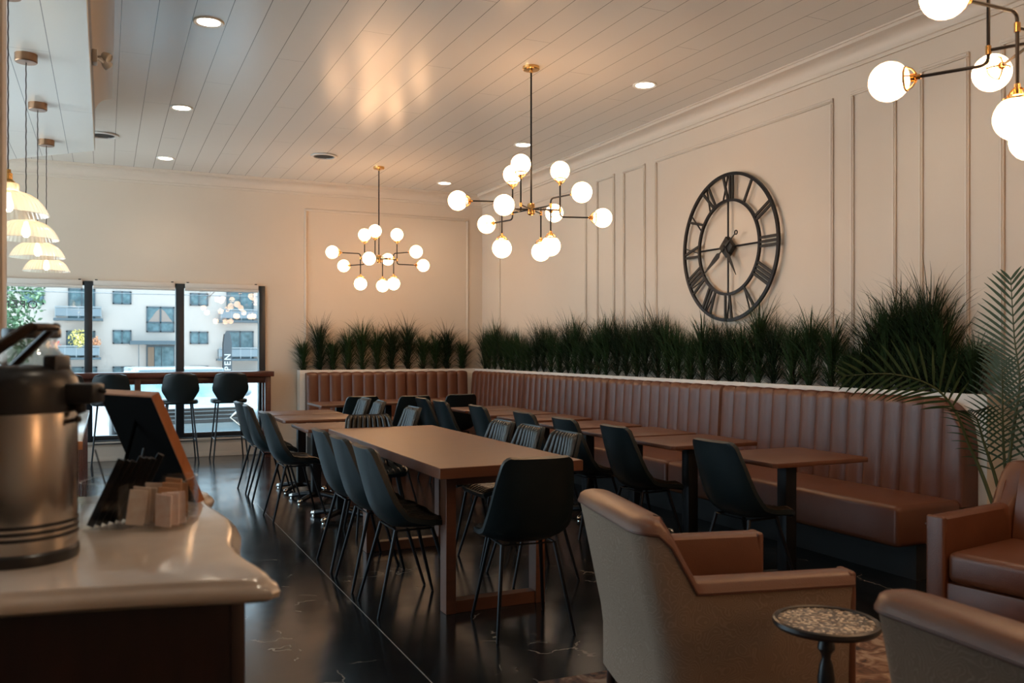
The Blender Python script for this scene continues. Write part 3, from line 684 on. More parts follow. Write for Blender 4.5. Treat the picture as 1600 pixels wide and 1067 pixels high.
for x, y, a, lb_, g in chairs:
    if c0 is None: c0 = make_chair(thing('dining_chair', lb_, 'chair', (x, y, 0), math.radians(a), grp[g]))
    else: dup(c0, (x, y, 0), math.radians(a), lb_, grp[g])
# ------------------------------------------------------------------ bar stools
stool = None
sl = ['bar stool nearest the right end of the window counter', 'second bar stool from the right end of the window counter', 'third bar stool from the right at the window counter, behind the chalkboard', 'leftmost bar stool at the window counter, mostly hidden by the coffee dispenser']
for i, (x, y) in enumerate(((1.41, 11.55), (.83, 11.55), (.06, 11.58), (-.42, 11.55))):
    if stool is None:
        stool = thing('bar_stool', sl[0], 'stool', (x, y, 0), PI/2, 'bar stools at the window counter')
        # local: faces +x
        prof_ = [(0,.12),(.02,.155),(.06,.178),(.20,.195),(.50,.215),(.62,.212),(.85,.165),(1,.13)]
        P = []; Q = []
        for k in range(21):
            f = k/20; w = interp([(a, (v,)) for a, v in prof_], f)[0]; z = 1.09-f*.35; xx = -.245+.05*f
            P.append([Vector((xx-.022+.05*abs(u)**2.2, u*w, z)) for u in [-1+j/8 for j in range(17)]]); Q.append([Vector((xx+.016+.05*abs(u)**2.2, u*w, z)) for u in [-1+j/8 for j in range(17)]])
        b = MB(); V = b.grid([[*P[i_], *Q[i_][::-1]] for i_ in range(21)], closeV=True); b.b.faces.new(V[0]); b.b.faces.new(V[-1][::-1]); bmesh.ops.recalc_face_normals(b.b, faces=b.b.faces)
        b.build('backrest', M_chair, stool)
        pl = []
        for k in range(32):
            a = 2*PI*k/32; ca, sa = math.cos(a), math.sin(a); pl.append((.20*abs(ca)**.6*(1 if ca > 0 else -1), .215*abs(sa)**.6*(1 if sa > 0 else -1)))
        MB().prism(pl, .715, .765, .018, 3).build('seat', M_chair, stool)
        for sx in (-1, 1):
            for sy in (-1, 1): MB().tube([(sx*.13, sy*.14, .715), (sx*.215, sy*.205, 0)], [.011,.009], 8).build('leg', M_black, stool)
        b = MB(); f = .62; rx = .13+(.085)*f; ry = .14+.065*f; z = .715*(1-f)
        b.tube([(rx,-ry,z),(rx,ry,z)], .008, 8); b.tube([(-rx,-ry,z),(-rx,ry,z)], .006, 8); b.tube([(-rx,ry,z),(rx,ry,z)], .006, 8); b.tube([(-rx,-ry,z),(rx,-ry,z)], .006, 8)
        b.build('footrest', M_black, stool)
    else: dup(stool, (x, y, 0), PI/2, sl[i])
# ------------------------------------------------------------------ window counter
wc = thing('window_counter', 'long dark red wood bar counter running along the front window', 'counter', (0, 11.76, 0))
MB().box(-2.5, 1.97, -.21, .19, 1.035, 1.10, .006).build('countertop', M_wood_bar, wc)
for x in (-1.20, .36, 1.90): 
    p = MB(); p.box(x-.035, x+.035, -.16, -.09, 0, 1.035, .004); p.build('leg', M_wood_bar, wc)
    p = MB(); p.box(x-.03, x+.03, .10, .17, 0, 1.035, .004); p.build('leg', M_wood_bar, wc)
MB().box(-2.45, 1.88, -.145, -.105, .955, 1.035, .003).build('apron', M_wood_bar, wc)
# slatted console at the left
cs = thing('slatted_console', 'narrow slatted wooden stand with its top coloured pale as if reflecting, seen beyond the marble dresser', 'console table', (-.35, 8.3, 0))
MB().box(-.22, .205, -1.7, 1.75, .715, .76, .004).build('top', mat('counter_reflection_tone', (.60,.60,.58), .18), cs)  # wooden top coloured pale to stand for its bright reflection
MB().box(-.22, .215, -1.74, -1.70, .71, .765, .003).build('end_cap', M_oak, cs)
for yy in (-1.62, -1.1, -.55, 0, .55, 1.1, 1.66): MB().box(.14, .19, yy-.04, yy+.04, 0, .715, .003).build('slat', M_wood_bar, cs)
# ------------------------------------------------------------------ long table
lt = thing('communal_table', 'long thick walnut communal table in the middle of the room', 'table', (1.93, 5.38, 0))
MB().box(-.41, .41, -1.22, 1.20, .728, .785, .003, 1).build('tabletop', M_wood, lt)
for y0 in (-1.07, .47):
    for x0 in (-.32, .20):
        MB().box(x0, x0+.055, y0, y0+.09, .0, .728, .002, 1).build('leg', M_wood, lt)
    MB().box(-.265, .20, y0+.01, y0+.08, 0, .065, .002, 1).build('bottom_rail', M_wood, lt)
    MB().box(-.265, .20, y0+.01, y0+.08, .67, .728, .002, 1).build('top_rail', M_wood, lt)
# ------------------------------------------------------------------ small pedestal tables
def small_table(root, wx, wy):
    MB().prism([(-wx+.02,-wy),(wx-.02,-wy),(wx,-wy+.02),(wx,wy-.02),(wx-.02,wy),(-wx+.02,wy),(-wx,wy-.02),(-wx,-wy+.02)], .733, .760, .004, 2).build('tabletop', M_wood, root)
    MB().box(-.16, .16, -.13, .13, .722, .733).build('mounting_plate', M_black, root)
    MB().box(-.04, .04, -.04, .04, .03, .722, .006).build('column', M_black, root)
    for k in range(4):
        a = k*PI/2+PI/4; d = Vector((math.cos(a), math.sin(a), 0))
        b = MB(); b.tube([d*.03+Vector((0,0,.06)), d*.15+Vector((0,0,.045)), d*.25+Vector((0,0,.026)), d*.275+Vector((0,0,.02))], [.024,.022,.019,.014], 10); f_ = b.build('base_foot', M_black, root)
        b = MB(); b.tube([d*.245+Vector((0,0,.028)), d*.272+Vector((0,0,.023)), d*.285+Vector((0,0,.018))], [.0205,.020,.012], 10); b.lathe([(0,0),(.016,0),(.014,.012),(0,.014)], 12, tuple(d*.262)); b.build('foot_cap', M_chrome, f_)
stb = None
tabs = [(3.65, 4.05, 'nearest small square table by the clock-wall bench, standing alone', 'tables along the clock-wall bench', 0),
 (3.65, 5.00, 'second small square table from us along the clock-wall bench', 'tables along the clock-wall bench', 0),
 (3.65, 5.68, 'third small square table from us along the clock-wall bench', 'tables along the clock-wall bench', 0),
 (3.65, 6.41, 'fourth small square table from us along the clock-wall bench', 'tables along the clock-wall bench', 0),
 (3.65, 7.22, 'fifth small square table from us along the clock-wall bench', 'tables along the clock-wall bench', 0),
 (3.65, 7.92, 'sixth small square table from us along the clock-wall bench', 'tables along the clock-wall bench', 0),
 (3.65, 8.57, 'farthest small square table along the clock-wall bench', 'tables along the clock-wall bench', 0),
 (1.76, 7.17, 'nearest small table of the left row, beyond the long table', 'tables of the left row', 0),
 (1.76, 8.12, 'middle small table of the left row', 'tables of the left row', 0),
 (1.76, 8.79, 'farthest small table of the left row', 'tables of the left row', 0),
 (2.46, 10.12, 'leftmost small table at the back-wall bench', 'tables along the back-wall bench', 1),
 (3.08, 10.25, 'middle small table at the back-wall bench', 'tables along the back-wall bench', 1),
 (3.70, 10.25, 'rightmost small table at the back-wall bench, near the corner', 'tables along the back-wall bench', 1)]
for x, y, lb_, g, r in tabs:
    if stb is None:
        stb = thing('pedestal_table', lb_, 'table', (x, y, 0), 0, g); small_table(stb, .35, .30)
    else: dup(stb, (x, y, 0), PI/2 if r else 0, lb_, g)
# ------------------------------------------------------------------ armchairs
def armchair(loc, rot, label, outer=M_paisley, seed=0):
    r = thing('armchair', label, 'armchair', loc, rot, 'leather and patterned fabric armchairs')
    # plan path: near arm front -> back -> far arm front (local facing +x)
    path = []
    hw, xf, xb, rc = .37, .34, -.36, .09
    n1 = 20
    for k in range(n1+1): path.append((xf-(xf-(xb+rc))*k/n1, -hw))
    for k in range(1, 9): a = k/8*PI/2; path.append((xb+rc-rc*math.sin(a), -hw+rc-rc*math.cos(a)))
    for k in range(1, 9): path.append((xb-.012*math.sin(PI*k/8), (-hw+rc)+(2*hw-2*rc)*k/8))
    for k in range(1, 9): a = k/8*PI/2; path.append((xb+rc-rc*math.cos(a), hw-rc+rc*math.sin(a)))
    for k in range(1, n1+1): path.append((xb+rc+(xf-(xb+rc))*k/n1, hw))
    N = len(path); out, lea = [], []
    for i, (x, y) in enumerate(path):
        p0 = path[max(0, i-1)]; p1 = path[min(N-1, i+1)]; tx, ty = p1[0]-p0[0], p1[1]-p0[1]; l = math.hypot(tx, ty); ox, oy = ty/l, -tx/l
        if ox*x+oy*y < 0 and abs(x) > .01: ox, oy = -ox, -oy
        if i <= n1: ox, oy = 0, -1
        if i >= N-1-n1: ox, oy = 0, 1
        q = min(1, max(0, (-.235-x)/.075)); q = q*q*(3-2*q); h_ = .60+.005*0+(.205)*q + (.012*math.cos(PI*y/.74) if q > .9 else 0)
        th = .085+.045*q; back = min(1, max(0, (-.20-x)/.12)); zb = .10
        def lean(z): return back*.085*max(0, (z-.30)/.5)+.012*max(0, (z-.3)/.3)
        row = []
        for k in range(9):
            z = zb+(h_-.045-zb)*k/8; L_ = lean(z); row.append(Vector((x+ox*0-L_*back, y+oy*.0+ (oy*.01*k/8), z)))
        out.append(row)
        row2 = []
        zt = h_-.045; L_ = lean(zt)
        base = Vector((x-L_*back, y+oy*.01, zt))
        inn = Vector((-ox, -oy, 0))
        row2.append(base - inn*.004); row2.append(base - inn*.010 + Vector((0,0,.006))); row2.append(base - inn*.006 + Vector((0,0,.014)))
        for k in range(1, 8):
            a = k/8*PI; row2.append(base + inn*(th/2-(th/2+.004)*math.cos(a)) + Vector((0,0,.014+.036*math.sin(a)**.7)))
        for k in range(1, 8):
            z = zt-(zt-.25)*k/7; row2.append(Vector((x-lean(z)*back*.8, y, z)) + inn*(th+.03*math.sin(PI*k/7)*back))
        lea.append(row2)
    b = MB(); V = b.grid(out)
    inner = [[p + (Vector((0,0,0))-Vector((p.x, p.y, 0))).normalized()*.05 for p in row] for row in out]
    V2 = b.grid(inner)
    for e in (0, -1):
        for k in range(8): b.b.faces.new((V[e][k], V[e][k+1], V2[e][k+1], V2[e][k]))
    for i in range(N-1): b.b.faces.new((V[i][-1], V[i+1][-1], V2[i+1][-1], V2[i][-1])); b.b.faces.new((V[i][0], V[i+1][0], V2[i+1][0], V2[i][0]))
    bmesh.ops.recalc_face_normals(b.b, faces=b.b.faces); b.build('outer_shell', outer, r)
    b = MB(); V = b.grid(lea)
    bmesh.ops.recalc_face_normals(b.b, faces=b.b.faces)
    b.build('inner_upholstery', M_leather, r)
    for sy in (-1, 1):
        y0, y1 = sorted((sy*(hw+.010), sy*(hw-.083))); b = MB(); b.box(.322, .352, y0, y1, .10, .603, .012, 3); b.build('arm_front', M_leather, r)
    b = MB(); b.tube([row[0]+Vector((0,0,.002)) for row in lea], .006, 6); b.build('piping', M_leather_d, r)
    MB().box(-.24, .345, -.283, .283, .30, .445, .035, 4).build('seat_cushion', M_leather, r)
    MB().box(-.30, .335, -.33, .33, .10, .30, .015, 2).build('seat_base', M_leather if outer is M_leather else outer, r)
    for sx, sy in ((1,1),(1,-1),(-1,1),(-1,-1)): MB().tube([(sx*.31, sy*.31, .10), (sx*.32, sy*.32, 0)], [.025,.018], 10).build('leg', M_wood_dk, r)
    return r
p = C2W(.785, 3.39); armchair(p, math.radians(12)-TH, 'tan patterned armchair with leather inside, standing nearest the long table')
p = C2W(1.400, 1.93); armchair(p, math.radians(20)-TH, 'tan patterned armchair cut off at the bottom right corner, its back to us')
p = C2W(2.455, 4.05); armchair(p, math.radians(214)-TH, 'cognac leather armchair at the right edge, facing us with its seat visible', M_leather)
# side table
p = C2W(.957, 2.69)
st = thing('side_table', 'small round side table with glittering mosaic top on a turned black pedestal', 'table', p)
MB().lathe([(0,.553),(.142,.553)], 48).build('mosaic_inlay', M_mosaic, st)
MB().lathe([(.142,.548),(.142,.556),(.150,.560),(.157,.556),(.159,.546),(.152,.536),(.10,.532),(0,.530)], 48).build('tray_rim', M_blackp, st)
MB().lathe([(0,.53),(.03,.53),(.022,.515),(.016,.50),(.024,.485),(.026,.47),(.016,.455),(.013,.44),(.020,.42),(.026,.38),(.024,.33),(.015,.27),(.012,.22),(.018,.17),(.026,.14),(.020,.11),(.03,.09),(.11,.05),(.135,.022),(.135,0),(0,0)], 28).build('pedestal', M_blackp, st)
# rug
rg_ = MB(); rg_.prism([(1.68,3.22),(3.35,3.18),(4.5,2.0),(3.6,.2),(1.2,.2)], .002, .012, 0)
rg0 = MB()
tag(MB().prism([(1.62,3.26),(3.36,3.22),(4.30,2.35),(4.10,.4),(1.55,.4)], .001, .011, 0).build('area_rug', M_rug, smooth=False), 'brown and cream patterned area rug beneath the armchairs', 'rug'); rg_.b.free(); rg0.b.free()
# ------------------------------------------------------------------ palm
def frond(root, pts, leaf_len, n, w, droop=.5, start=.25, updir=None, seed=1):
    rnd = random.Random(seed); pts = [Vector(p) for p in pts]
    def at(t):
        m = len(pts)-1; f = t*m; i = min(int(f), m-1); q = f-i
        p0 = pts[max(0,i-1)]; p1 = pts[i]; p2 = pts[i+1]; p3 = pts[min(m,i+2)]
        return .5*((2*p1)+(p2-p0)*q+(2*p0-5*p1+4*p2-p3)*q*q+(3*p1-p0-3*p2+p3)*q**3)
    st_ = MB(); cp_ = [at(k/24) for k in range(25)]; st_.tube(cp_, [.011*(1-k/24)+.002 for k in range(25)], 7); fr = st_.build('frond_stem', M_stem, root)
    b = MB()
    for k in range(n):
        t = start+(1-start)*(k+.5)/n; p = at(t); d = (at(min(1,t+.02))-at(max(0,t-.02))).normalized()
        side = d.cross(Vector((0,0,1)) if updir is None else Vector(updir)); side = side.normalized(); nrm_ = side.cross(d).normalized()
        q = (t-start)/(1-start); L = leaf_len*(math.sin(PI*min(1,(q*.82+.16)))**.6)*(1-.1*rnd.random())
        for s in (-1, 1):
            dirv = (d*(.55+.75*q)+side*s+nrm_*.12).normalized(); prev = None; pp = p.copy(); dv = dirv.copy(); m_ = 6; wv = dv.cross(nrm_).normalized()
            for i in range(m_+1):
                f = i/m_; ww = w*(math.sin(PI*min(1,f*.9+.08)))**.8*(1-.3*f)+.0004
                a, c = b.b.verts.new(pp-wv*ww), b.b.verts.new(pp+wv*ww)
                if prev: b.b.faces.new((prev[0], prev[1], c, a))
                prev = (a, c); dv = (dv+Vector((0,0,-1))*droop/m_*(.3+f)).normalized(); pp = pp+dv*(L/m_)
    b.build('leaflets', M_palm, fr, smooth=False)
pb = Vector((4.70, 3.36, 0))
pl = thing('potted_palm', 'tall potted palm with feathery fronds at the right end of the leather bench', 'plant', pb)
MB().lathe([(0,0),(.11,0),(.135,.22),(.15,.24),(.142,.245),(.13,.22),(0,.20)], 28).build('pot', M_pot, pl)
def W2L(x, y, z): return Vector((x-pb.x, y-pb.y, z))
F = lambda pts: [W2L(*q) for q in pts]
frond(pl, F([(4.70,3.40,.20),(4.71,3.42,.62),(4.75,3.40,.98),(4.79,3.40,1.20),(4.80,3.44,1.45),(4.81,3.47,1.80)]), .36, 24, .0095, .22, .42, (1,.15,0), 1)
frond(pl, F([(4.68,3.38,.20),(4.66,3.52,.60),(4.60,3.58,.82),(4.50,3.60,1.03),(4.38,3.66,1.17),(4.22,3.80,1.235),(4.02,3.98,1.22)]), .27, 15, .0085, .30, .50, (.45,.6,.2), 2)
frond(pl, F([(4.71,3.36,.20),(4.72,3.44,.70),(4.70,3.44,1.00),(4.68,3.43,1.30)]), .28, 18, .007, .5, .35, (1,.2,0), 3)
frond(pl, F([(4.72,3.34,.20),(4.74,3.36,.60),(4.78,3.28,.90),(4.84,3.12,1.10),(4.86,2.95,1.16)]), .34, 20, .0075, .7, .35, (1,0,.3), 4)
frond(pl, F([(4.70,3.38,.20),(4.68,3.46,.60),(4.62,3.50,.84),(4.56,3.50,.98),(4.46,3.48,1.03)]), .24, 16, .006, .8, .3, (1,.3,.4), 5)
# ------------------------------------------------------------------ marble-topped dresser
dr = thing('marble_dresser', 'dark cherry wood dresser with a wavy-edged pale marble top in the left foreground', 'dresser', (-.35, 2.2, 0))
edge = [(-.16,1.70),(.02,1.668),(.16,1.636),(.235,1.612),(.268,1.606),(.284,1.618),(.287,1.645),(.279,1.70),(.268,1.76),(.259,1.83),(.256,1.90),(.262,1.97),(.274,2.04),(.284,2.12),(.288,2.20),(.285,2.29),(.276,2.38),(.264,2.46),(.259,2.53),(.262,2.58),(.274,2.615),(.283,2.65),(.284,2.69),(.277,2.725),(.260,2.742),(.20,2.75),(.0,2.755)]
ol = [(x-.0+.35-.0, y-2.2) for x, y in edge]
ol = [(x, y) for x, y in ol] + [(-.70, .56), (-.70, -.43), (-.3, -.455)]
def inset(o, d): return [(x-(d if x > 0 else -d)*1.0, y-(d if y > 0 else -d)) for x, y in o]
b = MB(); prof_ = [(.030,.928),(.010,.929),(.0,.936),(-.002,.946),(.003,.955),(.010,.958),(.013,.963),(.018,.969),(.028,.971)]
rows = [[Vector((*q, z)) for q in inset(ol, d)] for d, z in prof_]
V = b.grid(rows, closeV=True); b.b.faces.new(V[0]); b.b.faces.new(V[-1][::-1]); bmesh.ops.recalc_face_normals(b.b, faces=b.b.faces)
b.build('marble_top', M_marble, dr)
MB().box(-.66, .585, -.42, .50, .07, .93, .004).build('body', M_wood_dk, dr, smooth=False)
b = MB(); b.box(-.66, .60, -.435, .515, .0, .09, .01); b.box(.57, .598, -.425, -.38, .09, .928, .004); b.box(.57, .598, .46, .505, .09, .928, .004); b.build('corner_stile', M_wood_dk, dr)
MB().box(.585, .594, -.33, .41, .16, .86, .006).build('side_panel', mat('side_panel_wood', (.16,.045,.022), .4, wood=((10,10,1),(.10,.03,.015))), dr)
# ------------------------------------------------------------------ airpot
TZ = .971
pa = C2W(-.968, 1.735, TZ)
ap = thing('coffee_airpot', 'brushed steel coffee airpot with black lid and spout on the marble dresser', 'coffee dispenser', pa, -TH)
rb = .104
MB().lathe([(0,0),(rb+.001,0),(rb+.003,.006),(rb+.003,.020),(rb-.001,.024),(0,.024)], 64).build('base_ring', M_blackp, ap)
MB().lathe([(rb-.002,.022),(rb,.026),(rb,.288),(rb-.002,.292),(0,.292)], 64).build('steel_body', M_steel, ap)
for z in (.048, .060, .072): MB().lathe([(rb-.001,z),(rb+.0012,z),(rb+.0012,z+.006),(rb-.001,z+.006)], 64, closed=True).build('black_band', M_blackp, ap)
MB().tube([(.005,-rb-.0008,.024),(.005,-rb-.0008,.29)], .0022, 6).build('body_seam', M_blackp, ap)
b = MB(); b.lathe([(rb-.001,.286),(rb+.003,.290),(rb+.003,.335),(rb-.001,.352),(rb-.010,.366),(rb-.022,.374),(.05,.378),(0,.378)], 64)
b.box(.060, .088, -.03, .03, .34, .398, .006); b.build('lid_collar', M_blackp, ap)
b = MB(); b.box(.060, .158, -.026, .026, .303, .343, .007); b.build('spout_hood', M_blackp, ap)
b = MB(); b.tube([(.118,0,.305),(.120,0,.292),(.124,0,.284)], [.013,.011,.008], 12); b.build('nozzle', M_blackp, ap); MB().tube([(.158,0,.330),(.170,0,.326)], [.006,.004], 8).build('press_lever', M_blackp, ap)
b = MB(); b.tube([(rb-.005,-.01,.268),(rb+.012,-.01,.272)], .0045, 8); b.ball((rb+.016,-.01,.273), .0075, 10); b.build('side_knob', M_blackp, ap)
b = MB(); b.tube([(-.105,-.075,.325),(-.07,-.075,.36),(-.01,-.06,.410),(.035,-.045,.445),(.052,-.04,.456)], [.010,.011,.011,.011,.007], 12, flat=1.6); b.tube([(-.105,.075,.325),(-.07,.075,.36),(-.01,.06,.410),(.035,.045,.445),(.052,.04,.456)], [.008]*5, 12, flat=1.6); b.tube([(.050,-.042,.452),(.054,0,.453),(.050,.042,.452)], .008, 10)
b.build('carry_handle', mat('handle_plastic', (.045,.03,.022), .25), ap)
pj = C2W(-1.085, 1.995, TZ)
jr = thing('glass_jar', 'clear glass jar with black lid standing behind the coffee airpot', 'jar', pj)
MB().lathe([(0,.0),(.075,0),(.082,.01),(.082,.36),(.078,.385),(.058,.405),(.052,.415),(.052,.438),(.049,.438),(.049,.414),(.055,.402),(.074,.382),(.078,.36),(.078,.012),(0,.008)], 40).build('glass_body', M_jar, jr)
MB().lathe([(0,.456),(.058,.456),(.060,.452),(.060,.436),(.054,.434),(0,.434)], 40).build('lid', M_blackp, jr)
MB().lathe([(0,.010),(.076,.012),(.076,.31),(0,.315)], 32).build('coffee_fill', mat('coffee_beans', (.05,.025,.015), .6, noise=(120,(.10,.05,.03))), jr)
# ------------------------------------------------------------------ chalkboard stand (its back to us)
BR = C2W(-.8346, 2.37, TZ); BL = C2W(-1.0426, 2.526, TZ); TR = C2W(-.914, 2.264, 1.266); TL = C2W(-1.122, 2.42, 1.266)
cbs = thing('chalkboard_stand', 'black tabletop board with an orange wood edge leaning toward us on the marble dresser', 'sign', BR)
u = (BL-BR).normalized(); v = (TR-BR).normalized(); nn = u.cross(v).normalized()
Lu, Lv = (BL-BR).length, (TR-BR).length
def quadbar(b, a0, a1, c0_, c1, d0, d1):
    vs = [b.b.verts.new(u*a+v*c+nn*d) for a in (a0,a1) for c in (c0_,c1) for d in (d0,d1)]
    for q in ((0,1,3,2),(4,6,7,5),(0,4,5,1),(2,3,7,6),(0,2,6,4),(1,5,7,3)): b.b.faces.new([vs[k] for k in q])
sg = 1 if nn.dot(Vector((0,0,0))-BR) < 0 else -1
b = MB(); quadbar(b, 0, .014, 0, Lv, -.012, .012); quadbar(b, Lu-.014, Lu, 0, Lv, -.012, .012); quadbar(b, .014, Lu-.014, Lv-.012, Lv, -.012, .012); quadbar(b, .014, Lu-.014, 0, .012, -.012, .012)
bmesh.ops.recalc_face_normals(b.b, faces=b.b.faces); b.build('wood_frame', M_oak, cbs, smooth=False)
b = MB(); quadbar(b, .004, Lu-.004, .004, Lv-.004, -.0135, .009); bmesh.ops.recalc_face_normals(b.b, faces=b.b.faces)
bb = b.build('board', M_board, cbs, smooth=False)
if sg > 0: bb.location = -nn*.0 
b = MB(); q0 = u*(Lu/2)+v*Lv*.8; foot = u*(Lu/2); foot = foot + (C2W(-.60, -.60)-C2W(0, 0)).normalized()*.20*0
out_ = Vector((TR.x-BR.x, TR.y-BR.y, 0)).normalized(); foot = u*(Lu/2)+out_*.17; foot.z = .006
b.tube([q0, foot], .005, 8); b.build('support_leg', M_board, cbs)
# ------------------------------------------------------------------ acrylic caddy with packets
po = Vector((.075, 2.235, TZ))
ca = thing('acrylic_caddy', 'clear acrylic caddy holding stir sticks and sugar packets on the marble dresser', 'caddy', po)
def arcbox(r0, r1, n=24):
    return [( .115*math.cos(a), .10*math.sin(a)) for a in [2*PI*k/n for k in range(n)]]
def sup(rx, ry, n=40, p=.35):
    o = []
    for k in range(n):
        a = 2*PI*k/n; c_, s_ = math.cos(a), math.sin(a); o.append((rx*abs(c_)**p*(1 if c_ >= 0 else -1), ry*abs(s_)**p*(1 if s_ >= 0 else -1)))
    return o
CR = Matrix.Rotation(-TH+.05, 3, 'Z')
o_, i_ = sup(.118, .085), sup(.114, .081)
rows = [[CR @ Vector((*q, 0)) for q in o_], [CR @ Vector((*q, .108)) for q in o_], [CR @ Vector((*q, .108)) for q in i_], [CR @ Vector((*q, .005)) for q in i_]]
b = MB(); V = b.grid(rows, closeV=True); b.b.faces.new(V[0]); b.b.faces.new(V[-1][::-1])
bmesh.ops.recalc_face_normals(b.b, faces=b.b.faces); b.build('clear_walls', M_acryl, ca, smooth=False)
b = MB()
for xx in (-.020, .045):
    p0, p1 = CR @ Vector((xx, -.079, 0)), CR @ Vector((xx, .079, 0)); vs = [b.b.verts.new(q) for q in (p0+Vector((0,0,.005)), p1+Vector((0,0,.005)), p1+Vector((0,0,.10)), p0+Vector((0,0,.10)))]; b.b.faces.new(vs)
b.build('divider', M_acryl, ca, smooth=False)
def put(name, label, cat, grp_, x, y, z, w, d, h_, m, tilt=0, tw=0, fw=0):
    o = MB().box(-w/2, w/2, -d/2, d/2, 0, h_, .0008, 1).build(name, m, None, smooth=False)
    q = po + CR @ Vector((x, y, 0)); o.location = (q.x, q.y, TZ+z); o.rotation_euler = (Matrix.Rotation(-TH+.05+tw, 4, 'Z') @ Matrix.Rotation(tilt, 4, 'Y') @ Matrix.Rotation(fw, 4, 'X')).to_euler()
    tag(o, label, cat, grp_); return o
rp = random.Random(3)
for k in range(7):
    put('stir_stick_sleeve', ('foremost','second','third','fourth','fifth','sixth','rearmost')[k]+' black paper stir-stick sleeve leaning in the left of the clear caddy', 'stir stick', 'black stir-stick sleeves in the caddy', -.092+.009*k, -.055+.017*k, .008, .016, .005, .165-.004*(k % 3), M_black, .42+.02*rp.random(), .1)
for k in range(2):
    put('coffee_stirrer', ('thin dark stirrer leaning left out of the clear caddy','thin dark stirrer leaning right out of the clear caddy')[k], 'stirrer', 'thin stirrers in the caddy', -.075+.03*k, .045, .008, .0035, .0035, .17, M_blackp, -.28+.5*k, 0)
for k in range(5):
    put('sugar_packet', ('foremost','second','third','fourth','rearmost')[k]+' white sugar packet in the middle section of the clear caddy', 'sugar packet', 'white packets in the middle of the caddy', .003+.006*k, -.045+.024*k, .008, .040, .004, .080+.006*(k % 2), M_paper[0], .12-.03*k, .2*rp.uniform(-1,1), rp.uniform(-.12,.12))
for k in range(4):
    put('brown_sugar_packet', ('foremost','second','third','rearmost')[k]+' brown sugar packet in the right part of the clear caddy', 'sugar packet', 'brown packets in the caddy', .058+.005*k, -.02+.022*k, .008, .042, .004, .082+.008*(k % 3), M_paper[1], .15-.05*k, .3*rp.uniform(-1,1), rp.uniform(-.1,.1))
for k in range(3):
    put('sweetener_packet', ('foremost','middle','rearmost')[k]+' pink and white sweetener packet at the right of the clear caddy', 'sugar packet', 'sweetener packets at the right of the caddy', .074+.010*k, -.066+.018*k, .008, .040, .004, .074, M_paper[2], .08-.06*k, .3*rp.uniform(-1,1), rp.uniform(-.08,.08))
# ------------------------------------------------------------------ the street outside
M_asph = mat('street_asphalt', (.11,.115,.12), .85, noise=(3,(.14,.14,.14)))
M_walk = mat('sidewalk_concrete', (.42,.41,.39), .8, noise=(4,(.36,.35,.34)))
M_stucco = mat('white_stucco', (.44,.375,.335), .8, noise=(.6,(.41,.35,.31)), bump=(8,.1))
M_wfr = mat('window_trim_grey', (.05,.075,.09), .5)
M_pane = mat('dark_window_pane', (.035,.075,.085), .15, spec=.3, noise=(2.5,(.14,.22,.24)))
M_curt = mat('curtain_cloth', (.26,.20,.17), .8)
M_rail = mat('balcony_rail_panel', (.14,.17,.19), .4)
M_bark = mat('bark', (.10,.07,.05), .9)
M_tree = mat('tree_leaf', (.06,.13,.06), .6, noise=(2,(.13,.22,.10)))
GZ = -.5
struct(MB().box(-40, 60, YB+.3, 130, GZ-.2, GZ).build('ground_street', M_asph, smooth=False))
struct(MB().box(-40, 60, YB+.3, 13.6, GZ, GZ+.03).build('ground_sidewalk', M_walk, smooth=False))
struct(MB().box(-34, XL-.3, -12, YB+.3, GZ-.2, GZ+.02).build('ground_bounce', mat('bounce_concrete', (.72,.72,.70), .8, noise=(2,(.66,.66,.64))), smooth=False))  # unseen pale ground, added to bounce daylight up to bulkhead and ceiling
struct(MB().box(-40, 60, 52, 70, GZ, GZ+.12).build('ground_far_sidewalk', M_walk, smooth=False))
FY = 70.0
def S_(v): return v*1.25
def SZ(z): return 1.38+(z-1.38)*1.25
bl = thing('apartment_building', 'white stucco apartment building across the street, seen through the front window', 'building', (5, FY, GZ))
def B(x0, x1, y0, y1, z0, z1, bev=0): return MB().box(x0-5, x1-5, y0-FY, y1-FY, z0-GZ, z1-GZ, bev, 1)
B(-14, 26, FY, FY+12, GZ, 11).build('facade', M_stucco, bl, smooth=False)
B(-14.2, 26.2, FY-.3, FY+12, 11, 11.4).build('roof_edge', M_wfr, bl, smooth=False)
def bwin(x0, x1, z0, z1, mull=1, rail=0, curtain=False):
    x0, x1, z0, z1 = S_(x0), S_(x1), SZ(z0), SZ(z1); t = .10
    b = B(x0, x1, FY-.10, FY-.0, z1-t, z1); b.box(x0-5, x1-5, -.10, 0, z0-GZ, z0+t-GZ)
    for k in range(mull+2):
        xx = x0+(x1-x0-t)*k/(mull+1); b.box(xx-5, xx+t-5, -.10, 0, z0-GZ, z1-GZ)
    if rail: zz = z0+(z1-z0)*rail; b.box(x0-5, x1-5, -.10, 0, zz-.05-GZ, zz+.05-GZ)
    f = b.build('window', M_wfr, bl, smooth=False)
    B(x0+.02, x1-.02, FY-.04, FY-.01, z0+.02, z1-.02).build('pane', M_pane, f, smooth=False)
    if curtain:
        c_ = MB(); zc = z0+(z1-z0)*rail
        for s in (0, 1):
            xm = (x0+x1)/2; xe = x0+.1 if s == 0 else x1-.1
            vs = [c_.b.verts.new(Vector((q[0]-5, -.055, q[1]-GZ))) for q in ((xe, zc), (xm-.06*(1 if s == 0 else -1), zc), (xm-.06*(1 if s == 0 else -1), z1-.15), (xm+(xe-xm)*.35, z1-.35), (xm+(xe-xm)*.7, zc+.35))]
            c_.b.faces.new(vs)
        c_.build('curtain', M_curt, f, smooth=False)
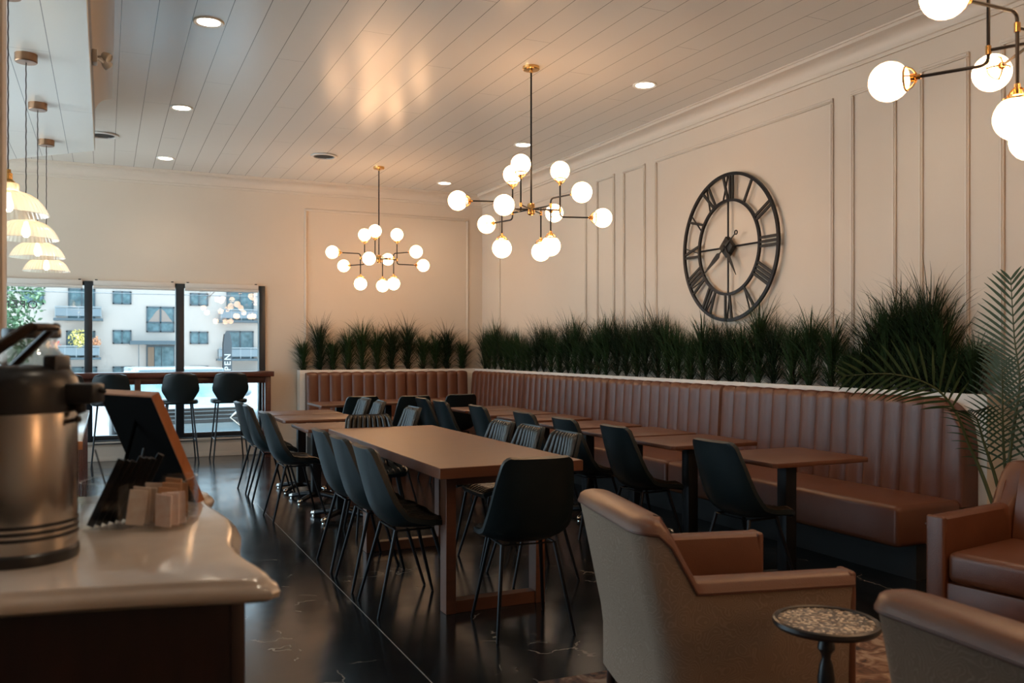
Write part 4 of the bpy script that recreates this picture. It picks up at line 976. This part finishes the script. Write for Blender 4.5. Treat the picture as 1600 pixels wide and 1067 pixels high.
bwin(-4.2,-3.1,3.9,4.7); bwin(-1.9,-.5,3.0,4.85); bwin(-2.0,-.5,.9,2.45); bwin(.4,1.4,4.0,4.75); bwin(.4,1.4,1.7,2.5); bwin(.4,1.4,-.45,.4); bwin(-1.9,-.4,-.45,.4)
bwin(2.2,3.75,2.4,3.9,1,.38,True); bwin(4.6,5.65,4.0,4.75); bwin(4.6,5.65,1.7,2.45); bwin(6.7,8.3,3.0,4.9); bwin(6.7,8.3,.8,2.5); bwin(4.6,5.65,-.45,.4)
for x0 in (-7.5, -9.6, 10, 12.2, 14.4): bwin(x0, x0+1.1, 3.9, 4.7); bwin(x0, x0+1.1, 1.7, 2.45)
d_ = B(S_(2.2), S_(3.75), FY-.12, FY, GZ, SZ(1.62)).build('entrance_frame', M_wfr, bl, smooth=False)
M_door = mat('entrance_door_wood', (.22,.14,.09), .6)
B(S_(2.28), S_(2.62), FY-.16, FY-.12, GZ+.1, SZ(1.52)).build('door_leaf', M_door, d_, smooth=False)
B(S_(2.66), S_(3.0), FY-.16, FY-.12, GZ+.1, SZ(1.52)).build('side_light', M_pane, d_, smooth=False)
B(S_(3.04), S_(3.68), FY-.16, FY-.12, GZ+.1, SZ(1.52)).build('side_light', M_pane, d_, smooth=False)
B(S_(1.3), S_(3.85), FY-2.2, FY, SZ(1.66), SZ(1.88)).build('entrance_canopy', M_wfr, bl, smooth=False)
B(S_(1.72), S_(1.76), FY-2.1, FY-2.0, GZ, SZ(1.66)).build('canopy_post', M_wfr, bl, smooth=False)
def balcony(x0, x1, z0, z1, plants=False):
    x0, x1, z0, z1 = S_(x0), S_(x1), SZ(z0), SZ(z1)
    f = B(x0, x1, FY-1.3, FY, z0, z0+.16).build('balcony_slab', M_wfr, bl, smooth=False)
    b = B(x0+.1, x1-.1, FY-1.25, FY-1.2, z0+.30, z1-.12, .04); b.box(x0+.1-5, x0+.15-5, -1.25, 0, z0+.3-GZ, z1-.12-GZ); b.box(x1-.15-5, x1-.1-5, -1.25, 0, z0+.3-GZ, z1-.12-GZ); b.build('rail_panel', M_rail, f, smooth=False)
    b = B(x0+.1, x1-.1, FY-1.28, FY-1.2, z1-.08, z1); 
    for k in range(5): xx = x0+.1+(x1-x0-.25)*k/4; b.box(xx-5, xx+.05-5, -1.26, -1.2, z0-GZ, z1-GZ)
    b.build('handrail', mat('balcony_handrail', (.22,.24,.25), .4), f, smooth=False)
    return f, x0, x1, z1
balcony(-2.6, -.1, 3.0, 3.8); f_, x0, x1, z1 = balcony(-2.7, -.2, .8, 1.6); balcony(6.2, 8.7, 3.0, 3.8); balcony(6.1, 8.7, .7, 1.5)
rr = random.Random(2)
def leafball(b, c, r, n, s, rnd):
    for k in range(n):
        v_ = Vector((rnd.gauss(0,1), rnd.gauss(0,1), rnd.gauss(0,1))).normalized()*r*rnd.random()**.4; p_ = Vector(c)+v_
        a = Vector((rnd.gauss(0,1), rnd.gauss(0,1), rnd.gauss(0,1))).normalized()*s; c2 = a.cross(Vector((rnd.gauss(0,1), rnd.gauss(0,1), rnd.gauss(0,1)))).normalized()*s*.5
        b.b.faces.new([b.b.verts.new(q) for q in (p_-a, p_-c2, p_+a, p_+c2)])
for i, (cx_, m_, nm_, lb2) in enumerate(((S_(-1.3), mat('yellow_flower', (.75,.62,.18), .6), 'flowering_plant', 'yellow-green flowering bush on the lower left balcony across the street'), (S_(-.5), mat('orange_flower', (.75,.35,.18), .6), 'flower_box', 'orange flowers at the right end of the lower left balcony across the street'), (S_(-2.5), mat('red_flower', (.7,.2,.15), .6), 'flower_box', 'reddish flowers at the left end of the lower left balcony across the street'))):
    b = MB(); leafball(b, (0,0,0), (.75,.4,.35)[i], (260,120,90)[i], .10, rr); o = b.build(nm_, m_, None, smooth=False); o.location = (cx_, FY-.9, z1+(.45,.25,.05)[i]); tag(o, lb2, 'plant')
# tree
def tree(x, y, hgt, r, n, lb_, sd):
    rnd = random.Random(sd); t = thing('street_tree', lb_, 'tree', (x, y, GZ))
    b = MB(); b.tube([(0,0,0),(.1,0,hgt*.35),(0,.1,hgt*.6)], [.22,.16,.08], 10)
    for k in range(6): a = k*1.05; b.tube([(.05,0,hgt*.35+.1*k),(math.cos(a)*r*.6, math.sin(a)*r*.6, hgt*.6+.12*k)], [.07,.02], 6)
    b.build('trunk', M_bark, t); b = MB()
    for k in range(16):
        c_ = (rnd.uniform(-1,1)*r*.7, rnd.uniform(-1,1)*r*.7, hgt*.62+rnd.uniform(-.30,.34)*hgt); leafball(b, c_, r*.5, n, .13, rnd)
    b.build('foliage', M_tree, t, smooth=False)
tree(-5.4, 44, 6.6, 3.1, 420, 'green leafy tree across the street, at the left edge of the window', 4)
tree(-14, 50, 7.5, 3.4, 200, 'green leafy tree across the street, out past the left window edge', 9)
# utility pole, wires, flag
up = thing('utility_pole', 'pale leaning wooden utility pole just inside the right end of the window', 'pole', (4.75, 30, GZ))
MB().tube([(.06,0,0), (-.10,0,7)], [.15,.12], 14).build('pole_shaft', mat('pale_pole_wood', (.52,.46,.38), .8), up)
MB().box(-.9, .8, -.06, .06, 6.3, 6.42).build('cross_arm', M_bark, up)
for i, (z, y, lb2) in enumerate(((4.05, 31, 'upper thin overhead wire crossing in front of the white building'), (3.15, 30.5, 'lower thin overhead wire crossing in front of the white building'))):
    b = MB(); b.tube([(-30, y, z+1.0), (-12, y, z+.2), (-3, y, z), (4.7, y, z), (20, y, z+.4)], .012, 5); tag(b.build('overhead_wire', M_wfr), lb2, 'wire', None)
br = MB(); rb_ = random.Random(11)
def twig(p, d, L, dep):
    q = p+d*L; br.tube([p, (p+q)/2+Vector((rb_.gauss(0,.03),0,rb_.gauss(0,.03))), q], [.02*dep/3+.004, .015*dep/3+.003, .008*dep/3+.002], 5)
    if dep > 0:
        for k in range(3): twig(p+d*L*rb_.uniform(.4,1), (d+Vector((rb_.gauss(0,.5), rb_.gauss(0,.2), rb_.gauss(0,.5)))).normalized(), L*.6, dep-1)
twig(Vector((3.4, 20, 3.15)), Vector((-.93, 0, -.35)).normalized(), .9, 3); br.tube([(3.4,20,3.15),(4.1,20.1,2.6),(4.45,20.2,1.2),(4.5,20.2,GZ)], [.03,.05,.07,.09], 8)
tag(br.build('bare_tree', M_bark), 'bare-branched small tree in front of the right-hand balconies', 'tree')
fl = thing('feather_flag', 'tall grey feather flag lettered OPEN, standing on the sidewalk outside', 'flag', (2.66, 22, GZ))
pts = [(-.10,0),(-.10,1.72),(-.085,1.86),(-.04,1.96),(.02,1.97),(.07,1.88),(.095,1.70),(.10,1.3),(.10,0)]
b = MB(); b.prism([(x, -z-.35) for x, z in pts], -.006, .006, 0, M=Matrix.Rotation(-PI/2, 4, 'X') ); b.build('banner', mat('flag_cloth', (.09,.10,.11), .8), fl, smooth=False)
text_mesh('OPEN', .20, .004, M_white, 'lettering', fl, Matrix.Translation((.005,-.014,1.48)) @ Matrix.Rotation(PI/2, 4, 'X') @ Matrix.Rotation(PI/2, 4, 'Z'), 1.25, .004)
MB().tube([(-.11,0,0),(-.11,0,2.0),(-.08,0,2.25)], .012, 8).build('flag_pole', M_black, fl)
# ------------------------------------------------------------------ cars
def car(loc, rot, label, paint, suv=True, name='car'):
    t = thing(name, label, 'car', loc, rot, None)      # local: nose toward -Y
    hw = .93; xs = [-1, -.97, -.88, -.6, 0, .6, .88, .97, 1]
    prof_ = [(-2.25,.35,.90),(-2.30,.55,.94),(-2.26,.78,.95),(-2.10,.93,.96),(-1.3,1.02,.97),(-.95,1.05,.97)]
    b = MB(); b.box(-hw, hw, -2.25, 2.25, .32, .98, .12, 4)
    sec = [(-2.24,.40,.86,.93),(-2.15,.40,.98,.95),(-1.6,.40,1.05,.97),(-1.0,.40,1.08,.98),(2.15,.40,1.08,.98),(2.28,.40,.95,.93)]
    rows = []
    for y, z0, z1_, w in sec:
        row = []
        for k in range(13):
            a = PI*k/12; row.append(Vector((math.cos(a)*hw*w if k in (0,12) else math.copysign(abs(math.cos(a))**.35, math.cos(a))*hw*w, y, z0+(z1_-z0)*math.sin(a)**.5)))
        rows.append(row)
    V = b.grid(rows); b.b.faces.new(V[0]); b.b.faces.new(V[-1][::-1])
    bmesh.ops.recalc_face_normals(b.b, faces=b.b.faces); b.build('body', paint, t)
    rf = [(-.95,1.04,.86),(-.35,1.45,.72),(.2,1.52,.70),(1.5,1.49,.70),(2.1,1.10,.80)] if suv else [(-.8,.98,.84),(-.1,1.42,.66),(.4,1.46,.64),(1.2,1.42,.64),(1.8,1.02,.80)]
    rows = []
    for y, z, w in rf:
        row = [Vector((-hw*.93, y+(.1 if y < 0 else -.05), 1.0))]
        for k in range(11):
            u_ = -1+2*k/10; row.append(Vector((u_*w, y, z-.05*abs(u_)**4)))
        row.append(Vector((hw*.93, y+(.1 if y < 0 else -.05), 1.0))); rows.append(row)
    b = MB(); V = b.grid(rows); b.b.faces.new(V[0]); b.b.faces.new(V[-1][::-1]); bmesh.ops.recalc_face_normals(b.b, faces=b.b.faces); b.build('cabin', M_pane, t)
    y1, z1_ = rf[1][0], rf[1][1]; y2, z2 = rf[3][0], rf[3][1]
    MB().box(-rf[2][2]-.01, rf[2][2]+.01, y1-.02, y2+.05, z1_-.02, rf[2][1]+.035, .03, 3).build('roof_panel', paint, t)
    b = MB()
    for s in (-1, 1): b.tube([(s*.84,-.93,1.05),(s*.70,-.35,z1_)], .03, 8)
    b.build('pillar', paint, t)
    for s in (-1, 1):
        m_ = MB().ball((s*1.03,-.62,1.13), .10, 12, (1,.6,.75)).build('side_mirror', paint, t)
        MB().ball((s*.66,-2.20,.80), .16, 14, (1.15,.35,.55)).build('headlight', M_chrome, t)
        for yy in (-1.40, 1.45): w_ = MB().lathe([(0,-.11),(.30,-.11),(.345,-.08),(.345,.08),(.30,.11),(0,.11)], 28, M=Matrix.Translation((s*.83, yy, .345)) @ Matrix.Rotation(PI/2, 4, 'Y')).build('wheel', M_blackp, t)
    g = MB().box(-.60, .60, -2.335, -2.27, .74, .98, .03, 2).build('grille', M_blackp, t)
    b = MB()
    for k in range(3): b.box(-.56, .56, -2.345, -2.33, .80+.06*k, .815+.06*k)
    b.build('grille_bar', M_rail, g, smooth=False)
    b = MB(); b.box(-.80, .80, -2.34, -2.25, .34, .46, .03, 2); b.build('bumper_lower', M_blackp, t)
    return t
M_blue = mat('blue_grey_car_paint', (.26,.34,.38), .18, .2, coat=.6); M_wcar = mat('white_car_paint', (.65,.67,.68), .2, coat=.5)
cr = car((1.18, 16.7, GZ), .10, 'blue-grey car parked nose-in just outside the window, chrome chevron on its front', M_blue)
b = MB(); b.tube([(.66,-2.37,1.06),(.36,-2.38,.82),(.66,-2.37,.56)], .022, 6); b.tube([(.76,-2.36,1.04),(.49,-2.37,.82),(.76,-2.36,.58)], .012, 6); b.build('chrome_trim', M_chrome, cr)
car((-3.4, 19.5, GZ), 1.45, 'white car parked outside to the left, seen below the window counter', M_wcar, False)
# sweep up unused grass prototypes
for r in protos:
    if not r['label']:
        for c in list(r.children): bpy.data.objects.remove(c, do_unlink=True)
        bpy.data.objects.remove(r, do_unlink=True)
